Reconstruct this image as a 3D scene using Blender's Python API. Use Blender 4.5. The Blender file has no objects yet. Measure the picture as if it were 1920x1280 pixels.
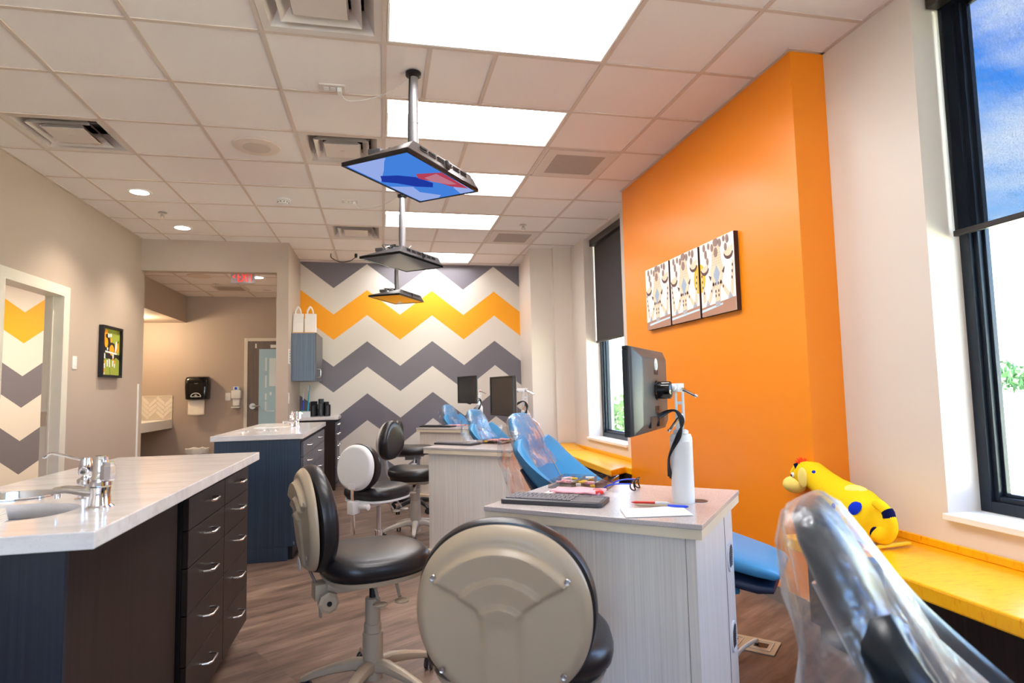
import bpy, bmesh, math, random
from mathutils import Vector, Matrix, Euler, noise
random.seed(7)
scn = bpy.context.scene
COL = scn.collection
PI = math.pi
R = math.radians
CEIL = 3.077
SUN, SKY, EXPO = 36, 2.6, 1.7

# ------------------------------------------------------------------ materials
def srgb(r, g, b):
    f = lambda c: c/12.92 if c <= .04045 else ((c+.055)/1.055)**2.4
    return (f(r/255), f(g/255), f(b/255), 1)

class NT:
    def __init__(s, name):
        s.m = bpy.data.materials.new(name); s.m.use_nodes = True
        s.t = s.m.node_tree; s.t.nodes.clear()
        s.out = s.n('ShaderNodeOutputMaterial')
    def n(s, typ, **kw):
        nd = s.t.nodes.new(typ)
        for k, v in kw.items():
            if k.startswith('i_'):
                nd.inputs[k[2:].replace('_', ' ')].default_value = v
            else: setattr(nd, k, v)
        return nd
    def l(s, a, b): s.t.links.new(a, b)
    def math(s, op, a, b=None, c=None):
        nd = s.n('ShaderNodeMath', operation=op)
        for i, v in enumerate((a, b, c)):
            if v is None: continue
            if isinstance(v, (int, float)): nd.inputs[i].default_value = v
            else: s.l(v, nd.inputs[i])
        return nd.outputs[0]
    def mixc(s, fac, a, b):
        nd = s.n('ShaderNodeMix', data_type='RGBA')
        for sock, v in ((nd.inputs['Factor'], fac), (nd.inputs[6], a), (nd.inputs[7], b)):
            if isinstance(v, (int, float, tuple)): sock.default_value = v
            else: s.l(v, sock)
        return nd.outputs[2]
    def coord(s, scale=(1, 1, 1), rot=(0, 0, 0), which='Object'):
        tc = s.n('ShaderNodeTexCoord'); mp = s.n('ShaderNodeMapping')
        mp.inputs['Scale'].default_value = scale; mp.inputs['Rotation'].default_value = rot
        s.l(tc.outputs[which], mp.inputs['Vector']); return mp.outputs[0]
    def noise(s, vec, scale, detail=3, rough=.55):
        nd = s.n('ShaderNodeTexNoise'); nd.inputs['Scale'].default_value = scale
        nd.inputs['Detail'].default_value = detail; nd.inputs['Roughness'].default_value = rough
        s.l(vec, nd.inputs['Vector']); return nd.outputs[0]
    def ramp(s, fac, stops, interp='LINEAR'):
        nd = s.n('ShaderNodeValToRGB'); cr = nd.color_ramp; cr.interpolation = interp
        while len(cr.elements) < len(stops): cr.elements.new(.5)
        for e, (p, c) in zip(cr.elements, stops): e.position = p; e.color = c
        s.l(fac, nd.inputs[0]); return nd.outputs[0]
    def bsdf(s, color=None, rough=.5, metal=0, spec=.5, **kw):
        p = s.n('ShaderNodeBsdfPrincipled')
        if color is not None:
            if isinstance(color, tuple): p.inputs['Base Color'].default_value = color
            else: s.l(color, p.inputs['Base Color'])
        p.inputs['Roughness'].default_value = rough; p.inputs['Metallic'].default_value = metal
        p.inputs['Specular IOR Level'].default_value = spec
        for k, v in kw.items(): p.inputs[k.replace('_', ' ')].default_value = v
        s.l(p.outputs[0], s.out.inputs[0]); s.p = p; return p
    def bump(s, h, strength=.2, dist=.01):
        b = s.n('ShaderNodeBump'); b.inputs['Strength'].default_value = strength
        b.inputs['Distance'].default_value = dist
        s.l(h, b.inputs['Height']); s.l(b.outputs[0], s.p.inputs['Normal'])

def plain(name, c, rough=.5, metal=0, spec=.5, var=.04, scale=6, bump=0, bscale=200, **kw):
    """solid colour with a faint procedural mottling"""
    m = NT(name); v = m.coord()
    n = m.noise(v, scale, 3)
    d = tuple(max(0, x*(1-var)) for x in c[:3])+(1,); e = tuple(min(1, x*(1+var)) for x in c[:3])+(1,)
    m.bsdf(m.mixc(n, d, e), rough, metal, spec, **kw)
    if bump: m.bump(m.noise(v, bscale, 2), bump, .002)
    return m.m

def emit(name, c, strength):
    m = NT(name); e = m.n('ShaderNodeEmission'); e.inputs[0].default_value = c; e.inputs[1].default_value = strength
    m.l(e.outputs[0], m.out.inputs[0]); return m.m

def grain(name, dark, light, axis='Z', rough=.4, freq=60, spec=.4, strength=1.0, low=.35, high=.65):
    """laminate with fine straight grain running along one axis"""
    m = NT(name)
    sc = {'Z': (freq, freq, 1.2), 'X': (1.2, freq, freq), 'Y': (freq, 1.2, freq)}[axis]
    n1 = m.noise(m.coord(sc), 1.0, 4, .65)
    n2 = m.noise(m.coord(tuple(x*3 for x in sc)), 1.0, 2)
    f = m.math('ADD', m.math('MULTIPLY', n1, .7), m.math('MULTIPLY', n2, .3))
    m.bsdf(m.ramp(f, [(low, dark), (high, light)]), rough, 0, spec)
    return m.m

def speckle(name, base, dots, scale=260, rough=.25, lo=.52, hi=.62):
    m = NT(name); v = m.coord()
    n = m.noise(v, scale, 2, .6)
    c = m.mixc(m.ramp(n, [(lo, (0, 0, 0, 1)), (hi, (1, 1, 1, 1))]), base, dots)
    m.bsdf(c, rough, 0, .5); return m.m

def mat_floor():
    m = NT('vinyl_plank_floor')
    v = m.coord((1, 1, 1), (0, 0, R(-32)))
    br = m.n('ShaderNodeTexBrick', offset=.37, offset_frequency=2)
    br.inputs['Scale'].default_value = 1; br.inputs['Brick Width'].default_value = 1.22
    br.inputs['Row Height'].default_value = .155; br.inputs['Mortar Size'].default_value = .0012
    br.inputs['Color1'].default_value = (.2, .2, .2, 1); br.inputs['Color2'].default_value = (.8, .8, .8, 1)
    br.inputs['Mortar'].default_value = (.0, .0, .0, 1)
    m.l(v, br.inputs['Vector'])
    mp = m.n('ShaderNodeMapping'); mp.inputs['Scale'].default_value = (1.5, 15, 1); m.l(v, mp.inputs['Vector'])
    off = m.n('ShaderNodeVectorMath', operation='ADD'); m.l(mp.outputs[0], off.inputs[0])
    sc = m.n('ShaderNodeVectorMath', operation='SCALE'); m.l(br.outputs['Color'], sc.inputs[0]); sc.inputs['Scale'].default_value = 23
    m.l(sc.outputs[0], off.inputs[1])
    g = m.noise(off.outputs[0], 1.0, 6, .68)
    mp2 = m.n('ShaderNodeMapping'); mp2.inputs['Scale'].default_value = (2.2, 9, 1); m.l(v, mp2.inputs['Vector'])
    k = m.noise(mp2.outputs[0], 1.0, 5, .62)
    f = m.math('ADD', m.math('MULTIPLY', g, .5), m.math('MULTIPLY', k, .5))
    c = m.ramp(f, [(.30, srgb(58, 44, 38)), (.42, srgb(99, 78, 66)), (.55, srgb(131, 106, 91)), (.70, srgb(164, 139, 121))])
    sepp = m.math('MULTIPLY', m.math('SUBTRACT', br.outputs['Color'], .5), .28)
    hsv = m.n('ShaderNodeHueSaturation'); m.l(c, hsv.inputs['Color']); m.l(m.math('ADD', sepp, .93), hsv.inputs['Value'])
    m.bsdf(hsv.outputs[0], .42, 0, .4)
    m.bump(g, .12, .002)
    return m.m

def mat_chevron(name, xlow, ztop):
    m = NT(name)
    tc = m.n('ShaderNodeTexCoord'); sp = m.n('ShaderNodeSeparateXYZ'); m.l(tc.outputs['Object'], sp.inputs[0])
    p = .4548
    pp = m.math('PINGPONG', m.math('SUBTRACT', sp.outputs[0], xlow-20*p), p)
    tri = m.math('MULTIPLY', pp, .35/p)
    v = m.math('DIVIDE', m.math('SUBTRACT', m.math('ADD', tri, ztop), sp.outputs[2]), .3655)
    f = m.math('DIVIDE', m.math('ADD', v, 1.0), 10.0)
    gray = srgb(122, 117, 124); be = srgb(226, 217, 206); ye = srgb(255, 172, 38)
    be = be
    c = m.ramp(f, [(0, gray), (.1, be), (.2, ye), (.3, be), (.4, gray), (.5, be), (.6, gray), (.7, be), (.8, gray)], 'CONSTANT')
    m.bsdf(c, .5, 0, .3)
    n = m.noise(m.coord(), 260, 2); m.bump(n, .04, .001)
    return m.m

def mat_glass(name, tint=(.93, .97, 1, 1)):
    m = NT(name)
    t = m.n('ShaderNodeBsdfTransparent'); t.inputs[0].default_value = tint
    g = m.n('ShaderNodeBsdfGlossy'); g.inputs['Roughness'].default_value = .02
    lw = m.n('ShaderNodeLayerWeight'); lw.inputs[0].default_value = .5
    fr = m.math('ADD', m.math('MULTIPLY', m.math('POWER', lw.outputs['Facing'], 5.0), .8), .035)
    mx = m.n('ShaderNodeMixShader'); m.l(fr, mx.inputs[0]); m.l(t.outputs[0], mx.inputs[1]); m.l(g.outputs[0], mx.inputs[2])
    m.l(mx.outputs[0], m.out.inputs[0]); return m.m

def mat_shade(name, openness, c):
    """woven solar-screen cloth: threads plus tiny open holes"""
    m = NT(name)
    d = m.n('ShaderNodeBsdfDiffuse')
    v = m.coord((1, 160, 160)); n = m.noise(v, 1.0, 2, .6)
    m.l(m.mixc(n, tuple(x*.7 for x in c[:3])+(1,), tuple(x*1.2 for x in c[:3])+(1,)), d.inputs[0])
    t = m.n('ShaderNodeBsdfTransparent')
    mx = m.n('ShaderNodeMixShader')
    f = m.math('MULTIPLY', m.math('ADD', m.math('MULTIPLY', n, .5), .75), openness)
    m.l(f, mx.inputs[0]); m.l(d.outputs[0], mx.inputs[1]); m.l(t.outputs[0], mx.inputs[2])
    m.l(mx.outputs[0], m.out.inputs[0]); return m.m

def mat_plastic_film(name, haze=.16, rough=.12, scale=9, milky=.14):
    """thin clear polythene: mostly transparent, creases catch the light"""
    m = NT(name)
    v = m.coord()
    w = m.noise(v, scale, 4, .6)
    t = m.n('ShaderNodeBsdfTransparent'); t.inputs[0].default_value = (.93, .94, .96, 1)
    g = m.n('ShaderNodeBsdfGlossy'); g.inputs['Roughness'].default_value = rough; g.inputs[0].default_value = (.95, .96, 1, 1)
    dd = m.n('ShaderNodeBsdfDiffuse'); dd.inputs[0].default_value = (.9, .92, .95, 1)
    b = m.n('ShaderNodeBump'); b.inputs['Strength'].default_value = .8; b.inputs['Distance'].default_value = .03
    m.l(w, b.inputs['Height']); m.l(b.outputs[0], g.inputs['Normal'])
    mg = m.n('ShaderNodeMixShader'); mg.inputs[0].default_value = milky; m.l(g.outputs[0], mg.inputs[1]); m.l(dd.outputs[0], mg.inputs[2])
    lw = m.n('ShaderNodeLayerWeight'); lw.inputs[0].default_value = .5
    f = m.ramp(w, [(.40, (haze*.35,)*3+(1,)), (.55, (haze*.8,)*3+(1,)), (.66, (min(1, haze*2.6),)*3+(1,))])
    f = m.math('ADD', f, m.math('MULTIPLY', m.math('POWER', lw.outputs['Facing'], 3.0), .45))
    mx = m.n('ShaderNodeMixShader'); m.l(f, mx.inputs[0]); m.l(t.outputs[0], mx.inputs[1]); m.l(mg.outputs[0], mx.inputs[2])
    m.l(mx.outputs[0], m.out.inputs[0]); return m.m

def mat_tile(name):
    m = NT(name); v = m.coord()
    n = m.noise(v, 320, 3, .7); k = m.noise(v, 2.2, 2)
    c = m.mixc(n, srgb(233, 226, 225), srgb(248, 243, 242))
    m.bsdf(m.mixc(m.math('MULTIPLY', k, .12), c, srgb(226, 214, 204)), .9, 0, .2)
    m.bump(n, .25, .002); return m.m

def mat_quartz(name):
    m = NT(name)
    a = m.noise(m.coord((3, 16, 16), (0, 0, R(20))), 1.0, 5, .7)
    b = m.noise(m.coord(), 240, 2)
    c = m.ramp(a, [(.3, srgb(222, 214, 208)), (.5, srgb(236, 230, 226)), (.7, srgb(242, 238, 235))])
    c = m.mixc(m.ramp(b, [(.62, (0, 0, 0, 1)), (.7, (.3, .3, .3, 1))]), c, srgb(196, 188, 184))
    m.bsdf(c, .13, 0, .5); return m.m

def mat_yellow_seat(name):
    m = NT(name)
    a = m.noise(m.coord((14, 60, 20), (0, 0, R(35))), 1.0, 4, .7)
    c = m.ramp(a, [(.25, srgb(228, 128, 10)), (.42, srgb(255, 178, 8)), (.7, srgb(255, 192, 24))])
    m.bsdf(c, .3, 0, .5); return m.m

def mat_grass(name):
    m = NT(name); v = m.coord()
    a = m.noise(v, .6, 5, .7); b = m.noise(v, 9, 3, .7)
    c = m.mixc(m.math('MULTIPLY', m.math('ADD', a, b), .5), srgb(176, 186, 150), srgb(214, 214, 190))
    m.bsdf(c, .9, 0, .1); return m.m

def mat_leaf(name, a, b):
    m = NT(name); n = m.noise(m.coord(), 7, 4, .7)
    m.bsdf(m.mixc(n, a, b), .7, 0, .3); return m.m

M = {}
M['wall'] = plain('wall_paint_dim_side', srgb(186, 170, 157), .55, 0, .3, .015, 2, .05, 250)  # room wall paint, dimmer light of the left side put into the colour
M['wall_lit'] = plain('wall_paint_lit_side', srgb(226, 214, 202), .4, 0, .45, .015, 2, .05, 250)  # same wall paint, made paler for the brighter light on the right
M['orange'] = plain('orange_wall_paint', srgb(255, 146, 8), .33, 0, .6, .012, 2, .05, 250)
M['floor'] = mat_floor()
M['tile'] = mat_tile('ceiling_tile_fissured')
M['tbar'] = plain('ceiling_grid_paint', srgb(212, 197, 187), .6)
M['trimw'] = plain('white_trim_paint', srgb(238, 236, 232), .35)
M['casing'] = plain('door_frame_paint', srgb(226, 220, 208), .35)
M['basegray'] = plain('gray_vinyl_baseboard', srgb(120, 112, 108), .5)
M['chev'] = mat_chevron('chevron_mural', -.662, 2.72)
M['chev2'] = mat_chevron('chevron_mural_side_room', -3.99, 2.62)
M['espresso'] = grain('espresso_laminate', srgb(34, 25, 22), srgb(54, 41, 36), 'Z', .4, 90, .25)
M['espresso_in'] = plain('black_cabinet_edge', srgb(26, 22, 22), .5)
M['slate'] = grain('daylight_sheen_laminate', srgb(70, 72, 80), srgb(98, 98, 106), 'Z', .35, 90, .5)  # dark cabinet wood, grayed by a daylight reflection painted into the colour
M['wood_bluelit'] = grain('daylight_tinted_laminate', srgb(36, 50, 68), srgb(56, 74, 94), 'Z', .35, 90, .5)  # dark wood with blue daylight painted in, for the middle island end
M['wood_navylit'] = grain('daylight_tinted_dark_laminate', srgb(18, 22, 32), srgb(32, 38, 50), 'Z', .38, 90, .4)  # near island end: faint blue daylight mixed into the dark wood colour
M['wood_bluegraylit'] = grain('daylight_tinted_pale_laminate', srgb(84, 98, 118), srgb(108, 124, 144), 'Z', .35, 90, .4)  # wall cabinet side: reflected blue window light painted over the wood tone
M['maple'] = plain('maple_edge', srgb(232, 178, 112), .5)
M['quartz'] = mat_quartz('white_quartz')
M['deskwood'] = grain('bleached_wood_laminate', srgb(218, 206, 194), srgb(240, 232, 222), 'Z', .45, 130, .35, low=.3, high=.62)
M['deskband'] = plain('cream_edge_band', srgb(232, 216, 190), .4)
M['desktop'] = speckle('gray_speckled_laminate', srgb(206, 196, 192), srgb(164, 154, 150), 420, .22)
M['chrome'] = plain('chrome', (.85, .85, .88, 1), .06, 1, .5, .01)
M['steel'] = plain('brushed_steel', (.62, .61, .6, 1), .28, 1, .5, .03, 40)
M['nickel'] = plain('satin_nickel', (.7, .68, .65, 1), .25, 1, .5, .02, 40)
M['blackv'] = plain('black_vinyl', srgb(34, 31, 32), .33, 0, .5, .1, 40, .15, 160)
M['beigep'] = plain('beige_plastic', srgb(184, 164, 138), .35, 0, .5, .01, 4)
M['beigep2'] = plain('light_gray_beige_plastic', srgb(198, 190, 180), .35, 0, .5, .01, 4)
M['whitep'] = plain('white_plastic', srgb(236, 236, 236), .3, 0, .5, .01, 4)
M['graymetal'] = plain('gray_painted_metal', srgb(150, 148, 150), .35, .4)
M['blackp'] = plain('black_plastic', srgb(24, 24, 26), .35)
M['blackgloss'] = plain('glossy_black_plastic', srgb(14, 14, 16), .1)
M['darkgray'] = plain('dark_gray_plastic', srgb(66, 64, 66), .4)
M['bronze'] = plain('bronze_black_plastic', srgb(62, 54, 52), .3)
M['rubber'] = plain('black_rubber', srgb(18, 18, 18), .7)
M['blue'] = plain('sky_blue_upholstery', srgb(62, 142, 192), .36, 0, .5, .06, 60, .08, 300)
M['bluedark'] = plain('navy_plastic', srgb(28, 44, 72), .35)
M['teal'] = plain('teal_blue_upholstery', srgb(30, 104, 146), .38, 0, .5, .06, 60)
M['shadedblue'] = plain('shaded_blue_upholstery', srgb(14, 30, 40), .32, 0, .5, .06, 60, .08, 300)  # blue chair upholstery, its weaker foreground light painted as a darker colour
M['film'] = mat_plastic_film('clear_plastic_film', .26, .12, 14)
M['film_big'] = mat_plastic_film('clear_plastic_bag_film', .17, .25, 7, .4)
M['screen_off'] = plain('unlit_screen', srgb(44, 42, 42), .25, 0, .5)
M['frame'] = plain('dark_window_frame', srgb(30, 38, 48), .35, .3)
M['glass'] = mat_glass('window_glass')
M['shade1'] = mat_shade('solar_shade_cloth', .34, (.012, .016, .022, 1))
M['shade2'] = mat_shade('slant_view_shade_cloth', .035, (.105, .095, .092, 1))  # same mesh cloth; light lost at a slanting view put into openness and colour
M['cassette'] = plain('dark_brown_cassette', srgb(40, 35, 33), .4)
M['seat'] = mat_yellow_seat('yellow_bench_laminate')
M['light'] = emit('troffer_lamp_lens', (1, .975, .97, 1), 11.5)
M['light2'] = emit('troffer_side_lens', (1, .975, .965, 1), .35)
M['lightend'] = plain('troffer_end_plate', srgb(245, 242, 238), .5)
M['down'] = emit('downlight_lens', (1, .97, .93, 1), 8)
M['ventw'] = plain('white_vent_metal', srgb(216, 206, 200), .5)
M['ventdark'] = plain('dark_duct', srgb(12, 12, 14), .8)
M['duct'] = plain('gray_duct_metal', srgb(120, 120, 126), .5, .2)
M['grille'] = speckle('perforated_return_grille', srgb(178, 164, 158), srgb(130, 118, 114), 500, .6)
M['speakerm'] = plain('speaker_mesh', srgb(222, 208, 198), .6)
M['speakerc'] = plain('speaker_mesh_center', srgb(204, 190, 180), .6)
M['kb'] = plain('charcoal_keyboard', srgb(62, 60, 64), .4)
M['key'] = plain('keycap_gray', srgb(122, 118, 122), .45)
M['kbpad'] = plain('touchpad_gray', srgb(108, 106, 110), .35)
M['paper'] = plain('white_paper', srgb(248, 247, 246), .7)
M['pink'] = plain('pink_pouch', srgb(250, 178, 190), .4)
M['red'] = plain('red_plastic', srgb(226, 40, 30), .3)
M['blueink'] = plain('blue_plastic', srgb(28, 70, 220), .3)
M['cyan'] = plain('cyan_plastic', srgb(20, 180, 206), .3)
M['green'] = plain('green_plastic', srgb(60, 180, 110), .4)
M['yellowp'] = plain('yellow_plastic', srgb(250, 206, 40), .35)
M['clearbox'] = mat_glass('clear_acrylic', (.9, .88, .86, 1))
M['plushy'] = plain('yellow_plush', srgb(252, 208, 28), .9, 0, .1, .05, 60, .3, 300)
M['plushb'] = plain('blue_plush', srgb(20, 52, 190), .9, 0, .1)
M['plushd'] = plain('navy_plush', srgb(14, 18, 66), .9, 0, .1)
M['plushpale'] = plain('cream_plush', srgb(250, 222, 120), .9, 0, .1)
M['orangefur'] = plain('orange_red_fur', srgb(255, 84, 40), .9, 0, .1)
M['doorgray'] = grain('gray_brown_door', srgb(104, 94, 88), srgb(128, 116, 108), 'Z', .5, 50)
M['frost'] = plain('frosted_film', srgb(170, 206, 226), .3, 0, .5, .03, 2)
M['frostw'] = plain('frosted_film_white', srgb(226, 240, 248), .35)
M['exitbody'] = plain('gray_acrylic', srgb(196, 190, 196), .25)
M['exitred'] = emit('exit_letters_red', (1, .04, .03, 1), .5)
M['subway'] = plain('glazed_white_tile', srgb(238, 230, 218), .12)
M['grout'] = plain('tile_grout', srgb(214, 204, 190), .8)
M['concrete'] = plain('bluish_asphalt', srgb(140, 142, 148), .9, 0, .2)
M['grass'] = mat_grass('lawn')
M['leaf'] = mat_leaf('bush_leaves', srgb(34, 78, 30), srgb(110, 150, 84))
M['leaf2'] = mat_leaf('far_tree_leaves', srgb(28, 66, 36), srgb(70, 112, 62))
M['roof'] = plain('slate_roof', srgb(62, 64, 76), .8)
M['brickw'] = plain('pale_brick', srgb(96, 80, 76), .8)
M['trunk'] = plain('bark', srgb(92, 74, 60), .9)
M['canvasw'] = plain('canvas_white', srgb(250, 246, 242), .7)
M['canvasedge'] = plain('canvas_edge_dark', srgb(58, 30, 26), .7)
M['artbrown'] = plain('art_brown', srgb(186, 140, 116), .7)
M['artspot'] = plain('art_spot_brown', srgb(160, 134, 122), .7)
M['artspotd'] = plain('art_spot_dark', srgb(104, 76, 72), .7)
M['artpeach'] = plain('art_peach', srgb(252, 222, 190), .7)
M['artgray'] = plain('art_gray', srgb(186, 186, 192), .7)
M['artblue'] = plain('art_bluegray', srgb(170, 186, 206), .7)
M['artyellow'] = plain('art_yellow', srgb(255, 200, 40), .7)
M['artsky'] = plain('art_pale_blue', srgb(214, 238, 250), .7)
M['artgreen'] = plain('art_green', srgb(160, 172, 66), .6)
M['artorange'] = plain('art_orange', srgb(255, 166, 20), .6)
M['artblack'] = plain('art_black', srgb(34, 28, 26), .6)
M['artwhite'] = plain('art_white', srgb(244, 240, 240), .6)
M['framebk'] = plain('black_picture_frame', srgb(20, 22, 32), .35)
M['tvblue'] = emit('lit_screen_blue', srgb(62, 120, 205), .36)
M['tvblue2'] = emit('lit_screen_pale_blue', srgb(140, 160, 215), .36)
M['tvnavy'] = emit('lit_screen_navy', srgb(28, 52, 150), .36)
M['tvred'] = emit('lit_screen_red', srgb(170, 60, 80), .36)
M['tvpink'] = emit('lit_screen_pinkish', srgb(176, 112, 130), .36)
M['tvgray'] = plain('unlit_tv_panel', srgb(30, 30, 32), .09)
M['foil'] = plain('white_nonwoven', srgb(240, 236, 232), .7)
M['towel'] = plain('paper_towel', srgb(246, 236, 222), .8)
M['cordw'] = plain('white_cord', srgb(226, 224, 222), .5)
M['label'] = plain('white_label', srgb(240, 240, 242), .5)
# ------------------------------------------------------------------ mesh helpers
class MB:
    def __init__(s): s.bm = bmesh.new()
    def box(s, x0, x1, y0, y1, z0, z1, mtx=None, bev=0):
        vs = [s.bm.verts.new(p) for p in ((x0,y0,z0),(x1,y0,z0),(x1,y1,z0),(x0,y1,z0),(x0,y0,z1),(x1,y0,z1),(x1,y1,z1),(x0,y1,z1))]
        fs = [s.bm.faces.new([vs[i] for i in q]) for q in ((3,2,1,0),(4,5,6,7),(0,1,5,4),(1,2,6,5),(2,3,7,6),(3,0,4,7))]
        if bev:
            es = list({e for f in fs for e in f.edges})
            r = bmesh.ops.bevel(s.bm, geom=es, offset=bev, segments=2, affect='EDGES', profile=.5)
            vs = list({v for f in r['faces'] for v in f.verts} | {v for v in vs if v.is_valid})
        if mtx is not None:
            for v in vs: v.co = mtx @ v.co
        return s
    def cbox(s, c, size, rz=0, bev=0):
        m = Matrix.Translation(c) @ Matrix.Rotation(rz, 4, 'Z')
        a, b, d = size[0]/2, size[1]/2, size[2]/2
        return s.box(-a, a, -b, b, -d, d, m, bev)
    def loft(s, rings, cap0=True, cap1=True, closed=True):
        prev = None; first = None
        for rg in rings:
            cur = [s.bm.verts.new(p) for p in rg]
            if prev:
                n = len(cur)
                for i in range(n if closed else n-1):
                    j = (i+1) % n
                    try: s.bm.faces.new((prev[i], prev[j], cur[j], cur[i]))
                    except ValueError: pass
            else: first = cur
            prev = cur
        if closed:
            if cap0 and len(first) > 2: s.bm.faces.new(list(reversed(first)))
            if cap1 and len(prev) > 2: s.bm.faces.new(prev)
        return s
    def prism(s, pts, z0, z1, mtx=None):
        a = [Vector((p[0], p[1], z0)) for p in pts]; b = [Vector((p[0], p[1], z1)) for p in pts]
        if mtx is not None: a = [mtx @ p for p in a]; b = [mtx @ p for p in b]
        return s.loft([a, b])
    def tube(s, pts, r, seg=10, cap=True):
        pts = [Vector(p) for p in pts]; rings = []
        rs = r if isinstance(r, (list, tuple)) else [r]*len(pts)
        ref = None
        for i, p in enumerate(pts):
            d = (pts[min(i+1, len(pts)-1)] - pts[max(i-1, 0)]).normalized()
            if ref is None:
                ref = d.orthogonal().normalized()
            ref = (ref - d*ref.dot(d)).normalized()
            b = d.cross(ref)
            rings.append([p + (ref*math.cos(t)+b*math.sin(t))*rs[i] for t in (2*PI*k/seg for k in range(seg))])
        return s.loft(rings, cap, cap)
    def lathe(s, prof, c=(0, 0, 0), seg=32, axis='Z', mtx=None):
        rings = []
        for r, z in prof:
            rg = []
            for k in range(seg):
                a = 2*PI*k/seg; x, y = r*math.cos(a), r*math.sin(a)
                p = {'Z': Vector((x, y, z)), 'X': Vector((z, x, y)), 'Y': Vector((y, z, x))}[axis]
                p = p + Vector(c)
                rg.append(mtx @ p if mtx is not None else p)
            rings.append(rg)
        return s.loft(rings)
    def cyl(s, c, r, z0, z1, seg=28, axis='Z', bev=0, mtx=None):
        if bev: prof = [(r-bev, z0), (r, z0+bev), (r, z1-bev), (r-bev, z1)]
        else: prof = [(r, z0), (r, z1)]
        return s.lathe(prof, c, seg, axis, mtx)
    def ball(s, c, r, seg=20, rings=12, sc=(1, 1, 1), mtx=None):
        prof = [(max(1e-4, math.sin(PI*i/rings)), -math.cos(PI*i/rings)) for i in range(rings+1)]
        rr = []
        for pr, z in prof:
            rg = []
            for k in range(seg):
                a = 2*PI*k/seg
                p = Vector((pr*math.cos(a)*r*sc[0], pr*math.sin(a)*r*sc[1], z*r*sc[2]))
                p = (mtx @ p if mtx is not None else p) + Vector(c); rg.append(p)
            rr.append(rg)
        return s.loft(rr)
    def grid(s, f, nu, nv, thick=0):
        g = [[s.bm.verts.new(f(i/nu, j/nv)) for j in range(nv+1)] for i in range(nu+1)]
        for i in range(nu):
            for j in range(nv):
                s.bm.faces.new((g[i][j], g[i+1][j], g[i+1][j+1], g[i][j+1]))
        return s
    def poly(s, pts):
        s.bm.faces.new([s.bm.verts.new(p) for p in pts]); return s
    def xform(s, m):
        for v in s.bm.verts: v.co = m @ v.co
        return s
    def build(s, name, mat, parent=None, smooth=35, bev=0, solid=0):
        bmesh.ops.recalc_face_normals(s.bm, faces=s.bm.faces[:])
        if bev:
            es = [e for e in s.bm.edges if len(e.link_faces) == 2 and e.calc_face_angle(0) > R(40)]
            bmesh.ops.bevel(s.bm, geom=es, offset=bev, segments=2, affect='EDGES', profile=.5)
        me = bpy.data.meshes.new(name); s.bm.to_mesh(me); s.bm.free()
        me.materials.append(M[mat] if isinstance(mat, str) else mat)
        if smooth:
            for p in me.polygons: p.use_smooth = True
            me.set_sharp_from_angle(angle=R(smooth))
        o = bpy.data.objects.new(name, me); COL.objects.link(o)
        if parent: o.parent = parent
        if solid:
            md = o.modifiers.new('thick', 'SOLIDIFY'); md.thickness = solid; md.offset = 0
        return o

def tag(o, label, cat, group=None, kind=None):
    o['label'] = label; o['category'] = cat
    if group: o['group'] = group
    if kind: o['kind'] = kind
    return o
def thing(name, label, cat, loc=(0, 0, 0), rz=0, group=None):
    o = bpy.data.objects.new(name, None); o.empty_display_size = .1
    COL.objects.link(o); o.location = loc; o.rotation_euler = (0, 0, rz)
    return tag(o, label, cat, group)
def struct(o, parent=None):
    if parent: o.parent = parent
    else: o['kind'] = 'structure'
    return o
def kids(o): return [c for c in bpy.data.objects if c.parent == o]
def dup(o, label=None, loc=None, rz=None, parent=None):
    c = o.copy(); COL.objects.link(c)
    if parent: c.parent = parent
    if label: c['label'] = label
    if loc is not None: c.location = loc
    if rz is not None: c.rotation_euler = (0, 0, rz)
    for k in kids(o): dup(k, parent=c)
    return c
def lerp(a, b, t): return a+(b-a)*t
def sup(n, ex=2.6, a=1, b=1):
    """superellipse outline"""
    r = []
    for k in range(n):
        t = 2*PI*k/n; c, q = math.cos(t), math.sin(t)
        r.append((a*math.copysign(abs(c)**(2/ex), c), b*math.copysign(abs(q)**(2/ex), q)))
    return r
def rrect(w, h, r, seg=5):
    pts = []
    for cx, cy, a0 in ((w/2-r, h/2-r, 0), (-w/2+r, h/2-r, 90), (-w/2+r, -h/2+r, 180), (w/2-r, -h/2+r, 270)):
        for k in range(seg+1):
            a = R(a0+90*k/seg); pts.append((cx+r*math.cos(a), cy+r*math.sin(a)))
    return pts
def bez(p0, p1, p2, p3, n=12):
    p0, p1, p2, p3 = map(Vector, (p0, p1, p2, p3)); out = []
    for i in range(n+1):
        t = i/n; u = 1-t
        out.append(p0*u**3+p1*3*u*u*t+p2*3*u*t*t+p3*t**3)
    return out
def spline(pts, n=8):
    """Catmull-Rom through the points"""
    P = [Vector(p) for p in pts]; P = [P[0]*2-P[1]]+P+[P[-1]*2-P[-2]]; out = []
    for i in range(1, len(P)-2):
        for k in range(n):
            t = k/n; a, b, c, d = P[i-1:i+3]
            out.append(.5*((2*b)+(c-a)*t+(2*a-5*b+4*c-d)*t*t+(3*b-a-3*c+d)*t**3))
    out.append(P[-2]); return out
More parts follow.
